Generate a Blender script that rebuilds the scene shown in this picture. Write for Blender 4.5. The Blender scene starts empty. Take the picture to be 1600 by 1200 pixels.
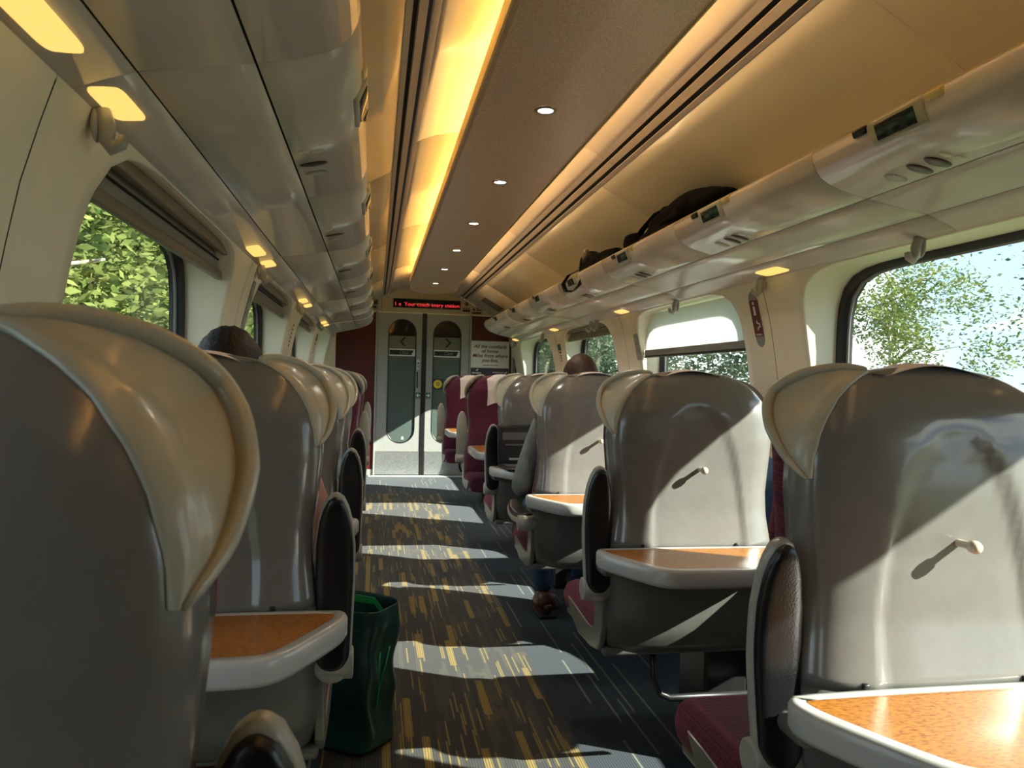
import bpy, bmesh, math, random
from mathutils import Matrix, Vector
from math import sin, cos, pi, radians, sqrt, atan2, floor
random.seed(7)
SC = bpy.context.scene
COL = SC.collection

# ------------------------------------------------------------------ camera
CAMH = 1.16
cam_d = bpy.data.cameras.new('camera'); cam = bpy.data.objects.new('camera', cam_d); COL.objects.link(cam)
F_PX = 1180.0
cam_d.sensor_width = 36.0; cam_d.lens = F_PX / 1600 * 36.0; cam_d.clip_start = 0.02; cam_d.clip_end = 400
def _cam():
    d = Vector(((587 - 800) / F_PX, (590 - 600) / F_PX, 1)).normalized()
    r = radians(1.4)
    dn = Vector((-sin(r), cos(r), 0)); dn = (dn - d * dn.dot(d)).normalized()
    rt = dn.cross(d)
    # rows: world X, Y, Z in camera (right, down, forward)
    R = [rt, d, -dn]
    right = Vector((R[0][0], R[1][0], R[2][0])); down = Vector((R[0][1], R[1][1], R[2][1])); fwd = Vector((R[0][2], R[1][2], R[2][2]))
    m = Matrix.Identity(4)
    for i in range(3):
        m[i][0] = right[i]; m[i][1] = -down[i]; m[i][2] = -fwd[i]
    m[2][3] = CAMH
    return m
cam.matrix_world = _cam()
cam_d.dof.use_dof = True; cam_d.dof.focus_distance = 3.4; cam_d.dof.aperture_fstop = 14.0
SC.camera = cam

# ------------------------------------------------------------------ world, sun, exposure
SC.view_settings.view_transform = 'Standard'; SC.view_settings.look = 'None'
SC.view_settings.gamma = 1.0; SC.view_settings.use_curve_mapping = False
SC.view_settings.exposure = 1.6
try:
    SC.cycles.use_denoising = True
    SC.cycles.max_bounces = 10; SC.cycles.diffuse_bounces = 6; SC.cycles.transparent_max_bounces = 16
    SC.cycles.sample_clamp_indirect = 6.0
except Exception: pass
W = bpy.data.worlds.new('sky'); SC.world = W; W.use_nodes = True
def build_world():
    nt = W.node_tree; nt.nodes.clear(); N = nt.nodes.new; L = nt.links.new
    out = N('ShaderNodeOutputWorld'); bg = N('ShaderNodeBackground'); tc = N('ShaderNodeTexCoord')
    sep = N('ShaderNodeSeparateXYZ'); L(tc.outputs['Generated'], sep.inputs[0])
    rmp = N('ShaderNodeValToRGB'); L(sep.outputs[2], rmp.inputs[0])
    e = rmp.color_ramp.elements
    e[0].position = 0.0; e[0].color = (.40, .53, .70, 1); e[1].position = .6; e[1].color = (.12, .28, .62, 1)
    mp = N('ShaderNodeMapping'); mp.inputs['Scale'].default_value = (2.2, 2.2, 5.0); mp.inputs['Location'].default_value = (.35, .1, .2)
    L(tc.outputs['Generated'], mp.inputs[0])
    nz = N('ShaderNodeTexNoise'); nz.inputs['Scale'].default_value = 1.6; nz.inputs['Detail'].default_value = 7; L(mp.outputs[0], nz.inputs['Vector'])
    r2 = N('ShaderNodeValToRGB'); L(nz.outputs['Fac'], r2.inputs[0])
    r2.color_ramp.elements[0].position = .44; r2.color_ramp.elements[1].position = .60
    mx = N('ShaderNodeMixRGB'); L(r2.outputs[0], mx.inputs[0]); L(rmp.outputs[0], mx.inputs[1]); mx.inputs[2].default_value = (1.1, 1.1, 1.1, 1)
    L(mx.outputs[0], bg.inputs[0]); bg.inputs[1].default_value = 1.0; L(bg.outputs[0], out.inputs[0])
build_world()
sun_d = bpy.data.lights.new('sun', 'SUN'); sun_d.energy = 6.6; sun_d.angle = radians(.53); sun_d.color = (1.0, .95, .88)
sun = bpy.data.objects.new('sun', sun_d); COL.objects.link(sun)
SUN = Vector((-1.0, .55, -.66))
sun.rotation_euler = SUN.to_track_quat('-Z', 'Y').to_euler()

# ------------------------------------------------------------------ materials
MATS = {}
def mat(name, col, rough=.5, metal=0., coat=0., var=.08, vscale=30., bump=0., bscale=200., emit=None, estr=0., trans=0., sheen=0., spec=.5):
    if name in MATS: return MATS[name]
    m = bpy.data.materials.new(name); m.use_nodes = True; nt = m.node_tree; N = nt.nodes.new; L = nt.links.new
    b = nt.nodes['Principled BSDF']
    tc = N('ShaderNodeTexCoord'); nz = N('ShaderNodeTexNoise'); nz.inputs['Scale'].default_value = vscale; nz.inputs['Detail'].default_value = 3
    L(tc.outputs['Object'], nz.inputs['Vector'])
    r = N('ShaderNodeValToRGB'); L(nz.outputs['Fac'], r.inputs[0])
    r.color_ramp.elements[0].position = .3; r.color_ramp.elements[1].position = .7
    r.color_ramp.elements[0].color = (*[max(0, c * (1 - var)) for c in col], 1); r.color_ramp.elements[1].color = (*[min(1, c * (1 + var)) for c in col], 1)
    L(r.outputs[0], b.inputs['Base Color'])
    b.inputs['Roughness'].default_value = rough; b.inputs['Metallic'].default_value = metal
    b.inputs['Coat Weight'].default_value = coat; b.inputs['Coat Roughness'].default_value = .08
    b.inputs['Specular IOR Level'].default_value = spec
    b.inputs['Sheen Weight'].default_value = sheen
    if trans: b.inputs['Transmission Weight'].default_value = trans
    if bump:
        n2 = N('ShaderNodeTexNoise'); n2.inputs['Scale'].default_value = bscale; L(tc.outputs['Object'], n2.inputs['Vector'])
        bp = N('ShaderNodeBump'); bp.inputs['Strength'].default_value = bump; bp.inputs['Distance'].default_value = .004
        L(n2.outputs['Fac'], bp.inputs['Height']); L(bp.outputs[0], b.inputs['Normal'])
    if emit:
        b.inputs['Emission Color'].default_value = (*emit, 1); b.inputs['Emission Strength'].default_value = estr
    MATS[name] = m
    return m

M_SHELL = mat('shell_grey', (.185, .178, .163), .19, coat=.5, var=.04, bump=.03, bscale=500)
M_WING = mat('wing_cream', (.46, .44, .34), .30, coat=.2, var=.03)
M_RIM = mat('table_rim_grey', (.46, .465, .44), .28, coat=.2, var=.04)
M_BASE = mat('base_grey', (.115, .115, .10), .33, coat=.1, var=.06)  # base's own darker grey, deepened with the shade under the tables
M_ARM = mat('armrest_grey', (.36, .36, .31), .30, coat=.2, var=.05)
M_SIDE = mat('side_panel_grey_green', (.15, .155, .118), .32, coat=.15, var=.05)
M_PAD = mat('armrest_pad_black', (.007, .007, .008), .30, var=.2, bump=.12, bscale=350)
M_BLACK = mat('black_metal', (.012, .012, .012), .4, var=.2)
M_RACK = mat('rack_plastic', (.74, .665, .61), .24, coat=.25, var=.03, vscale=6)
M_WALL = mat('wall_cream', (.88, .80, .61), .42, coat=.05, var=.03, vscale=8)
M_CEIL = mat('ceiling_cream', (.66, .57, .41), .34, coat=.1, var=.03, vscale=6)
M_COVEP = mat('cove_cream', (.68, .60, .49), .36, coat=.1, var=.03, vscale=6)
M_GROOVE = mat('groove_strip_grey', (.40, .34, .29), .4, var=.05)
M_GAP = mat('dark_gap', (.006, .005, .004), .8, var=.1)
M_TRIM = mat('trim_gold', (.75, .60, .25), .35, var=.05)
M_GASKET = mat('window_gasket_black', (.014, .014, .016), .45, var=.2, bump=.1)
M_BLINDRAIL = mat('blind_rail_bronze', (.23, .18, .12), .35, var=.05)
M_BLINDG = mat('blind_grey', (.27, .255, .22), .6, var=.05)
M_RED = mat('end_wall_red', (.095, .011, .006), .45, var=.25, vscale=60)
M_DOOR = mat('door_grey', (.36, .365, .34), .35, var=.05)
M_KICK = mat('kick_plate_steel', (.42, .43, .42), .38, metal=.7, var=.2, vscale=80)
M_HEADER = mat('header_cream', (.56, .47, .29), .45, var=.04)
M_WHITE = mat('white_print', (.80, .80, .78), .5, var=.02)
M_CLOTH = mat('headrest_cloth_white', (.78, .73, .72), .8, var=.04, bump=.3, bscale=60)
M_PRINTRED = mat('print_dark_red', (.16, .015, .02), .5, var=.02)
M_PRINTBLK = mat('print_black', (.012, .012, .012), .5, var=.02)
M_BURG = mat('print_burgundy', (.06, .008, .022), .4, var=.05)
M_CHAR = mat('print_charcoal', (.035, .035, .038), .4, var=.05)
M_SIGNGREEN = mat('sign_green', (.004, .10, .06), .4, var=.05)
M_SIGNRED = mat('sign_red', (.14, .01, .01), .4, var=.05)
M_SIGNGREY = mat('sign_grey', (.27, .26, .24), .5, var=.05)
M_YELLOW = mat('sticker_yellow', (.75, .60, .02), .4, var=.05)
M_HOOK = mat('hook_grey', (.42, .40, .36), .3, coat=.2, var=.04)
M_PEG = mat('peg_cream', (.62, .56, .44), .3, var=.04)
M_BROWNOVAL = mat('lamp_cap_brown', (.075, .05, .035), .3, var=.1)
M_BTN = mat('button_cream', (.72, .66, .55), .35, var=.03)
M_SCREEN = mat('screen_dark', (.008, .016, .012), .12, var=.2)
M_LED = mat('led_red', (.4, .01, .01), .5, emit=(1, .03, .04), estr=.4)
M_LAMPLENS = mat('lamp_lens_warm', (.9, .75, .4), .4, emit=(1.0, .62, .15), estr=.36)
M_COVE = mat('cove_tube_warm', (.9, .7, .3), .5, emit=(1.0, .60, .13), estr=9.0)
M_COVER = mat('cove_tube_soft', (.9, .8, .6), .5, emit=(1.0, .76, .44), estr=6.5)
M_SPOT = mat('downlight_lens', (.95, .93, .9), .4, emit=(1.0, .90, .74), estr=5.0)
M_SPOTRING = mat('downlight_ring', (.42, .32, .25), .3, metal=.4, var=.03)
M_HAIRB = mat('hair_brown', (.045, .016, .008), .55, var=.6, vscale=90, bump=.6, bscale=120)
M_HAIRD = mat('hair_dark', (.006, .003, .003), .6, var=.5, vscale=90, bump=.6, bscale=120)
M_SKIN = mat('skin', (.50, .30, .22), .5, var=.05)
M_SLEEVE = mat('sleeve_grey_blue', (.20, .235, .225), .85, var=.12, bump=.3, bscale=300)
M_PINK = mat('cloth_pink', (.40, .21, .18), .85, var=.08, bump=.2, bscale=250)
M_JEANS = mat('jeans_blue', (.03, .07, .12), .85, var=.25, bump=.3, bscale=500)
M_JACKET = mat('jacket_blue', (.06, .16, .30), .75, var=.25, vscale=12, bump=.3, bscale=60)
M_SHOE = mat('shoe_brown', (.12, .035, .012), .4, var=.2)
M_LACE = mat('shoe_lace_cream', (.6, .5, .35), .7, var=.1)
M_BAGGRN = mat('bag_dark_green', (.012, .060, .050), .36, var=.25, vscale=9, bump=.9, bscale=14, coat=.1)
M_BRIGHTGRN = mat('strap_bright_green', (.02, .42, .10), .5, var=.08)
M_LUG = mat('luggage_black', (.004, .004, .005), .9, var=.3, bump=.5, bscale=90, spec=.15)
M_LUG2 = mat('luggage_black_leather', (.006, .006, .006), .45, var=.3, bump=.3, bscale=40, spec=.3)
M_LAPTOP = mat('laptop_black', (.018, .018, .02), .35, var=.1)
M_LAPKEY = mat('laptop_grey', (.10, .10, .105), .4, var=.1)
M_BARK = mat('bark_pale', (.40, .36, .28), .8, var=.25, vscale=14, bump=.5, bscale=30)
M_GRASS = mat('grass_bank', (.055, .085, .022), .9, var=.5, vscale=1.5)

def mat_fabric():
    m = bpy.data.materials.new('seat_fabric_burgundy'); m.use_nodes = True; nt = m.node_tree; N = nt.nodes.new; L = nt.links.new
    b = nt.nodes['Principled BSDF']; tc = N('ShaderNodeTexCoord')
    br = N('ShaderNodeTexBrick'); br.inputs['Scale'].default_value = 34; br.inputs['Color1'].default_value = (.10, .013, .034, 1); br.inputs['Color2'].default_value = (.15, .020, .052, 1)
    br.inputs['Mortar'].default_value = (.055, .008, .02, 1); br.inputs['Mortar Size'].default_value = .03
    mp = N('ShaderNodeMapping'); mp.inputs['Rotation'].default_value = (pi / 2, 0, 0); L(tc.outputs['Object'], mp.inputs[0]); L(mp.outputs[0], br.inputs['Vector'])
    nz = N('ShaderNodeTexNoise'); nz.inputs['Scale'].default_value = 140; L(tc.outputs['Object'], nz.inputs['Vector'])
    mx = N('ShaderNodeMixRGB'); mx.blend_type = 'MULTIPLY'; mx.inputs[0].default_value = .7
    L(br.outputs[0], mx.inputs[1]); r = N('ShaderNodeValToRGB'); r.color_ramp.elements[0].color = (.35, .35, .35, 1); r.color_ramp.elements[1].color = (1.4, 1.3, 1.35, 1)
    L(nz.outputs['Fac'], r.inputs[0]); L(r.outputs[0], mx.inputs[2]); L(mx.outputs[0], b.inputs['Base Color'])
    b.inputs['Roughness'].default_value = .9; b.inputs['Sheen Weight'].default_value = .2; b.inputs['Sheen Tint'].default_value = (.8, .3, .45, 1)
    bp = N('ShaderNodeBump'); bp.inputs['Strength'].default_value = .5; bp.inputs['Distance'].default_value = .004; L(nz.outputs['Fac'], bp.inputs['Height']); L(bp.outputs[0], b.inputs['Normal'])
    return m
M_FAB = mat_fabric()

def mat_wood():
    m = bpy.data.materials.new('table_wood_orange'); m.use_nodes = True; nt = m.node_tree; N = nt.nodes.new; L = nt.links.new
    b = nt.nodes['Principled BSDF']; tc = N('ShaderNodeTexCoord')
    mp = N('ShaderNodeMapping'); mp.inputs['Scale'].default_value = (1, 2.6, 1); L(tc.outputs['Object'], mp.inputs[0])
    n1 = N('ShaderNodeTexNoise'); n1.inputs['Scale'].default_value = 90; n1.inputs['Detail'].default_value = 4; L(mp.outputs[0], n1.inputs['Vector'])
    r1 = N('ShaderNodeValToRGB'); e = r1.color_ramp.elements
    e[0].position = .33; e[0].color = (.20, .065, .010, 1); e[1].position = .55; e[1].color = (.44, .175, .024, 1)
    L(n1.outputs['Fac'], r1.inputs[0])
    n2 = N('ShaderNodeTexNoise'); n2.inputs['Scale'].default_value = 14; L(tc.outputs['Object'], n2.inputs['Vector'])
    mx = N('ShaderNodeMixRGB'); mx.blend_type = 'MULTIPLY'; mx.inputs[0].default_value = .35
    r2 = N('ShaderNodeValToRGB'); r2.color_ramp.elements[0].color = (.6, .5, .4, 1); r2.color_ramp.elements[1].color = (1.2, 1.15, 1.1, 1); L(n2.outputs['Fac'], r2.inputs[0])
    L(r1.outputs[0], mx.inputs[1]); L(r2.outputs[0], mx.inputs[2]); L(mx.outputs[0], b.inputs['Base Color'])
    b.inputs['Roughness'].default_value = .36; b.inputs['Coat Weight'].default_value = .12
    return m
M_WOOD = mat_wood()

def mat_panel():
    m = bpy.data.materials.new('ceiling_panel_brown'); m.use_nodes = True; nt = m.node_tree; N = nt.nodes.new; L = nt.links.new
    b = nt.nodes['Principled BSDF']; tc = N('ShaderNodeTexCoord')
    n1 = N('ShaderNodeTexNoise'); n1.inputs['Scale'].default_value = 260; L(tc.outputs['Object'], n1.inputs['Vector'])
    r1 = N('ShaderNodeValToRGB'); e = r1.color_ramp.elements
    e[0].position = .35; e[0].color = (.60, .43, .30, 1); e[1].position = .65; e[1].color = (.88, .68, .51, 1)
    L(n1.outputs['Fac'], r1.inputs[0]); L(r1.outputs[0], b.inputs['Base Color']); b.inputs['Roughness'].default_value = .36; b.inputs['Metallic'].default_value = .3
    return m
M_PANEL = mat_panel()

def mat_glass(name, tint, rough=0.0):
    m = bpy.data.materials.new(name); m.use_nodes = True; nt = m.node_tree; nt.nodes.clear(); N = nt.nodes.new; L = nt.links.new
    o = N('ShaderNodeOutputMaterial'); t = N('ShaderNodeBsdfTransparent'); t.inputs[0].default_value = (*tint, 1)
    g = N('ShaderNodeBsdfGlossy'); g.inputs['Roughness'].default_value = rough; lw = N('ShaderNodeLayerWeight'); lw.inputs[0].default_value = .5; p5 = N('ShaderNodeMath'); p5.operation = 'POWER'; p5.inputs[1].default_value = 5; L(lw.outputs['Facing'], p5.inputs[0]); f = N('ShaderNodeMath'); f.operation = 'MULTIPLY_ADD'; f.inputs[1].default_value = .6; f.inputs[2].default_value = .03; L(p5.outputs[0], f.inputs[0])
    mx = N('ShaderNodeMixShader'); L(f.outputs[0], mx.inputs[0]); L(t.outputs[0], mx.inputs[1]); L(g.outputs[0], mx.inputs[2]); L(mx.outputs[0], o.inputs[0])
    return m
M_GLASS = mat_glass('window_glass', (.90, .94, .91))

def mat_blind():
    m = bpy.data.materials.new('blind_translucent'); m.use_nodes = True; nt = m.node_tree; nt.nodes.clear(); N = nt.nodes.new; L = nt.links.new
    o = N('ShaderNodeOutputMaterial'); d = N('ShaderNodeBsdfDiffuse'); t = N('ShaderNodeBsdfTranslucent'); mx = N('ShaderNodeMixShader')
    tc = N('ShaderNodeTexCoord'); nz = N('ShaderNodeTexNoise'); nz.inputs['Scale'].default_value = 400; L(tc.outputs['Object'], nz.inputs['Vector'])
    r = N('ShaderNodeValToRGB'); r.color_ramp.elements[0].color = (.78, .80, .78, 1); r.color_ramp.elements[1].color = (.88, .89, .86, 1); L(nz.outputs['Fac'], r.inputs[0])
    L(r.outputs[0], d.inputs[0]); L(r.outputs[0], t.inputs[0]); mx.inputs[0].default_value = .6
    L(d.outputs[0], mx.inputs[1]); L(t.outputs[0], mx.inputs[2]); L(mx.outputs[0], o.inputs[0])
    return m
M_BLIND = mat_blind()

def mat_doorglass():
    m = bpy.data.materials.new('door_glass_frosted'); m.use_nodes = True; nt = m.node_tree; N = nt.nodes.new; L = nt.links.new
    b = nt.nodes['Principled BSDF']; tc = N('ShaderNodeTexCoord'); nz = N('ShaderNodeTexNoise'); nz.inputs['Scale'].default_value = 300; L(tc.outputs['Object'], nz.inputs['Vector'])
    r = N('ShaderNodeValToRGB'); r.color_ramp.elements[0].color = (.085, .115, .10, 1); r.color_ramp.elements[1].color = (.11, .145, .13, 1); L(nz.outputs['Fac'], r.inputs[0])
    L(r.outputs[0], b.inputs['Base Color']); b.inputs['Roughness'].default_value = .25
    return m
M_DGLASS = mat_doorglass()
M_DGLASSDK = mat('door_glass_clear_dark', (.012, .014, .010), .06, var=.2)

def mat_leaf(name, dark, light, tr=.35):
    m = bpy.data.materials.new(name); m.use_nodes = True; nt = m.node_tree; nt.nodes.clear(); N = nt.nodes.new; L = nt.links.new
    o = N('ShaderNodeOutputMaterial'); d = N('ShaderNodeBsdfDiffuse'); t = N('ShaderNodeBsdfTranslucent'); mx = N('ShaderNodeMixShader')
    tc = N('ShaderNodeTexCoord'); nz = N('ShaderNodeTexNoise'); nz.inputs['Scale'].default_value = 1.3; nz.inputs['Detail'].default_value = 6; L(tc.outputs['Object'], nz.inputs['Vector'])
    r = N('ShaderNodeValToRGB'); r.color_ramp.elements[0].position = .32; r.color_ramp.elements[1].position = .68
    r.color_ramp.elements[0].color = (*dark, 1); r.color_ramp.elements[1].color = (*light, 1); L(nz.outputs['Fac'], r.inputs[0])
    L(r.outputs[0], d.inputs[0]); L(r.outputs[0], t.inputs[0]); mx.inputs[0].default_value = tr
    L(d.outputs[0], mx.inputs[1]); L(t.outputs[0], mx.inputs[2]); L(mx.outputs[0], o.inputs[0])
    return m
M_LEAFA = mat_leaf('leaf_bright', (.06, .11, .025), (.30, .33, .10), .25)
M_LEAFB = mat_leaf('leaf_mid', (.05, .09, .03), (.20, .25, .09), .25)
M_LEAFC = mat_leaf('leaf_bluegreen', (.05, .085, .05), (.20, .25, .15), .25)

def mat_carpet():
    m = bpy.data.materials.new('carpet_navy_striped'); m.use_nodes = True; nt = m.node_tree; N = nt.nodes.new; L = nt.links.new
    b = nt.nodes['Principled BSDF']; tc = N('ShaderNodeTexCoord'); sep = N('ShaderNodeSeparateXYZ'); L(tc.outputs['Object'], sep.inputs[0])
    def math(op, a, b_=None, c=None):
        n = N('ShaderNodeMath'); n.operation = op
        for i, v in enumerate((a, b_, c)):
            if v is None: continue
            if isinstance(v, (int, float)): n.inputs[i].default_value = v
            else: L(v, n.inputs[i])
        return n.outputs[0]
    X, Y = sep.outputs[0], sep.outputs[1]
    rib = math('ABSOLUTE', math('SINE', math('MULTIPLY', X, pi / .0085)))          # fine ribs along the aisle
    def dashes(wx, ly, thr, seed, off):
        ix = math('FLOOR', math('DIVIDE', math('ADD', X, off), wx))
        w1 = N('ShaderNodeTexWhiteNoise'); w1.noise_dimensions = '2D'
        cb = N('ShaderNodeCombineXYZ'); L(ix, cb.inputs[0]); cb.inputs[1].default_value = seed; L(cb.outputs[0], w1.inputs['Vector'])
        yy = math('ADD', math('DIVIDE', Y, ly), math('MULTIPLY', w1.outputs[0], 7.0))
        iy = math('FLOOR', yy)
        cb2 = N('ShaderNodeCombineXYZ'); L(ix, cb2.inputs[0]); L(iy, cb2.inputs[1]); cb2.inputs[2].default_value = seed
        w2 = N('ShaderNodeTexWhiteNoise'); w2.noise_dimensions = '3D'; L(cb2.outputs[0], w2.inputs['Vector'])
        return math('GREATER_THAN', w2.outputs[0], thr), w2.outputs[0]
    def band(v, lo, hi):
        return math('MULTIPLY', math('GREATER_THAN', v, lo), math('LESS_THAN', v, hi))
    zone = math('MULTIPLY', band(X, -.14, .66), band(Y, -3.0, 7.68))
    d1, _ = dashes(.0255, .30, .875, 1.3, 10)
    d2, _ = dashes(.0085, .17, .90, 5.7, 10.004)
    d3, _ = dashes(.017, .34, .74, 9.1, 10.009)
    nz = N('ShaderNodeTexNoise'); nz.inputs['Scale'].default_value = 5.5; nz.inputs['Detail'].default_value = 1; L(tc.outputs['Object'], nz.inputs['Vector'])
    leaf = math('GREATER_THAN', nz.outputs['Fac'], .655)
    sp = N('ShaderNodeTexNoise'); sp.inputs['Scale'].default_value = 420; L(tc.outputs['Object'], sp.inputs['Vector'])
    leafs = math('MULTIPLY', leaf, math('GREATER_THAN', sp.outputs['Fac'], .5))
    ribdark = math('POWER', rib, .7)
    def mix(f, a, c):
        n = N('ShaderNodeMixRGB'); L(f, n.inputs[0])
        for i, v in ((1, a), (2, c)):
            if isinstance(v, tuple): n.inputs[i].default_value = (*v, 1)
            else: L(v, n.inputs[i])
        return n.outputs[0]
    blue = mix(ribdark, (.001, .003, .006), (.009, .026, .042))
    grey = mix(ribdark, (.001, .001, .002), (.021, .022, .021))
    c = grey
    c = mix(math('MULTIPLY', d3, ribdark), c, (.042, .044, .028))
    c = mix(leafs, c, (.075, .052, .02))
    c = mix(math('MULTIPLY', d2, ribdark), c, (.19, .14, .03))
    c = mix(math('MULTIPLY', d1, math('POWER', rib, .4)), c, (.24, .165, .024))
    # a few pale pinstripes wander into the blue border
    d4, _ = dashes(.009, .42, .965, 3.1, 10)
    blue = mix(d4, blue, (.14, .15, .11))
    c = mix(zone, blue, c)
    L(c, b.inputs['Base Color']); b.inputs['Roughness'].default_value = .85; b.inputs['Sheen Weight'].default_value = .15
    bp = N('ShaderNodeBump'); bp.inputs['Strength'].default_value = .4; bp.inputs['Distance'].default_value = .003; L(rib, bp.inputs['Height']); L(bp.outputs[0], b.inputs['Normal'])
    return m
M_CARPET = mat_carpet()

# ------------------------------------------------------------------ helpers
def link(o, parent=None):
    COL.objects.link(o)
    if parent: o.parent = parent
    return o
def mesh_from(name, verts, faces, m, smooth=True):
    me = bpy.data.meshes.new(name); me.from_pydata([tuple(v) for v in verts], [], faces); me.materials.append(m)
    if smooth:
        me.polygons.foreach_set('use_smooth', [True] * len(me.polygons))
    me.update(); return me
def obj(name, me, parent=None, loc=None, rot=None):
    o = bpy.data.objects.new(name, me); link(o, parent)
    if loc: o.location = loc
    if rot: o.rotation_euler = rot
    return o
def mobj(name, verts, faces, m, parent=None, smooth=True, **k):
    return obj(name, mesh_from(name, verts, faces, m, smooth), parent, **k)
def empty(name, loc=(0, 0, 0), rz=0., parent=None):
    o = bpy.data.objects.new(name, None); link(o, parent); o.location = loc; o.rotation_euler = (0, 0, rz); o.empty_display_size = .1; return o
def tag(o, label, cat, group=None, kind=None):
    o['label'] = label; o['category'] = cat
    if group: o['group'] = group
    if kind: o['kind'] = kind
    return o
def struct(o): o['kind'] = 'structure'; return o
def interp(tab, x):
    if x <= tab[0][0]: return tab[0][1]
    for (a, b), (c, d) in zip(tab, tab[1:]):
        if x <= c: return b + (d - b) * (x - a) / (c - a)
    return tab[-1][1]
def sstep(a, b, x):
    t = max(0., min(1., (x - a) / (b - a))); return t * t * (3 - 2 * t)
def grid(nu, nv, fn, closeu=False):
    vs = [fn(i / (nu - (0 if closeu else 1)), j / (nv - 1)) for j in range(nv) for i in range(nu)]
    fs = []
    for j in range(nv - 1):
        for i in range(nu if closeu else nu - 1):
            i2 = (i + 1) % nu
            fs.append((j * nu + i, j * nu + i2, (j + 1) * nu + i2, (j + 1) * nu + i))
    return vs, fs
def boxvf(x0, x1, y0, y1, z0, z1):
    v = [(x0, y0, z0), (x1, y0, z0), (x1, y1, z0), (x0, y1, z0), (x0, y0, z1), (x1, y0, z1), (x1, y1, z1), (x0, y1, z1)]
    f = [(0, 3, 2, 1), (4, 5, 6, 7), (0, 1, 5, 4), (1, 2, 6, 5), (2, 3, 7, 6), (3, 0, 4, 7)]
    return v, f
def rbox_me(name, x0, x1, y0, y1, z0, z1, r, m, seg=3):
    bm = bmesh.new(); v, f = boxvf(x0, x1, y0, y1, z0, z1)
    bv = [bm.verts.new(p) for p in v]
    for q in f: bm.faces.new([bv[i] for i in q])
    if r > 0: bmesh.ops.bevel(bm, geom=bm.edges[:] + bm.verts[:], offset=r, segments=seg, profile=.5, affect='EDGES')
    bmesh.ops.recalc_face_normals(bm, faces=bm.faces[:])
    me = bpy.data.meshes.new(name); bm.to_mesh(me); bm.free(); me.materials.append(m)
    me.polygons.foreach_set('use_smooth', [seg > 1] * len(me.polygons)); return me
def rbox(name, x0, x1, y0, y1, z0, z1, r, m, parent=None, seg=2, **k):
    return obj(name, rbox_me(name, x0, x1, y0, y1, z0, z1, r, m, seg), parent, **k)
def prism_me(name, outline, h0, h1, m, axis='z', r=0., seg=2, smooth=False):
    """outline of (a,b) extruded from h0 to h1; axis z:(a,b,h) x:(h,a,b) y:(a,h,b)"""
    def P(a, b, h): return {'z': (a, b, h), 'x': (h, a, b), 'y': (a, h, b)}[axis]
    bm = bmesh.new(); n = len(outline)
    lo = [bm.verts.new(P(a, b, h0)) for a, b in outline]; hi = [bm.verts.new(P(a, b, h1)) for a, b in outline]
    f0 = bm.faces.new(lo[::-1]); f1 = bm.faces.new(hi)
    for i in range(n): bm.faces.new((lo[i], lo[(i + 1) % n], hi[(i + 1) % n], hi[i]))
    bmesh.ops.recalc_face_normals(bm, faces=bm.faces[:])
    if r > 0: bmesh.ops.bevel(bm, geom=f0.edges[:] + f1.edges[:], offset=r, segments=seg, profile=.5, affect='EDGES')
    me = bpy.data.meshes.new(name); bm.to_mesh(me); bm.free(); me.materials.append(m)
    if smooth: me.polygons.foreach_set('use_smooth', [True] * len(me.polygons))
    return me
def tube_vf(pts, rad, n=8, cap=True):
    pts = [Vector(p) for p in pts]; vs = []; fs = []
    prev = None
    for k, p in enumerate(pts):
        t = (pts[min(k + 1, len(pts) - 1)] - pts[max(k - 1, 0)]).normalized()
        if prev is None:
            a = Vector((0, 0, 1)) if abs(t.z) < .9 else Vector((1, 0, 0)); u = t.cross(a).normalized()
        else: u = (prev - t * prev.dot(t)).normalized()
        prev = u; w = t.cross(u); r = rad[k] if isinstance(rad, (list, tuple)) else rad
        for i in range(n): vs.append(p + (u * cos(2 * pi * i / n) + w * sin(2 * pi * i / n)) * r)
    for k in range(len(pts) - 1):
        for i in range(n): fs.append((k * n + i, k * n + (i + 1) % n, (k + 1) * n + (i + 1) % n, (k + 1) * n + i))
    if cap: fs.append(tuple(range(n))[::-1]); fs.append(tuple((len(pts) - 1) * n + i for i in range(n)))
    return vs, fs
def tube(name, pts, rad, m, parent=None, n=8, **k):
    v, f = tube_vf(pts, rad, n); return mobj(name, v, f, m, parent, True, **k)
def strap_vf(pts, wdir, width, th):
    """flat band along pts; wdir = width direction"""
    vs = []; fs = []; pts = [Vector(p) for p in pts]; wd = Vector(wdir).normalized()
    for k, p in enumerate(pts):
        t = (pts[min(k + 1, len(pts) - 1)] - pts[max(k - 1, 0)]).normalized(); nn = t.cross(wd).normalized()
        for a, b in ((-1, -1), (1, -1), (1, 1), (-1, 1)): vs.append(p + wd * a * width / 2 + nn * b * th / 2)
    for k in range(len(pts) - 1):
        for i in range(4): fs.append((k * 4 + i, k * 4 + (i + 1) % 4, k * 4 + 4 + (i + 1) % 4, k * 4 + 4 + i))
    fs.append((3, 2, 1, 0)); e = 4 * (len(pts) - 1); fs.append((e, e + 1, e + 2, e + 3))
    return vs, fs
def ell_vf(rx, ry, rz, nu=20, nv=12, c=(0, 0, 0), fn=None):
    vs = []; fs = []
    for j in range(nv + 1):
        ph = -pi / 2 + pi * j / nv
        for i in range(nu):
            th = 2 * pi * i / nu
            p = Vector((cos(ph) * cos(th), cos(ph) * sin(th), sin(ph)))
            s = fn(p) if fn else 1.
            vs.append((c[0] + p.x * rx * s, c[1] + p.y * ry * s, c[2] + p.z * rz * s))
    for j in range(nv):
        for i in range(nu): fs.append((j * nu + i, j * nu + (i + 1) % nu, (j + 1) * nu + (i + 1) % nu, (j + 1) * nu + i))
    return vs, fs
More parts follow.
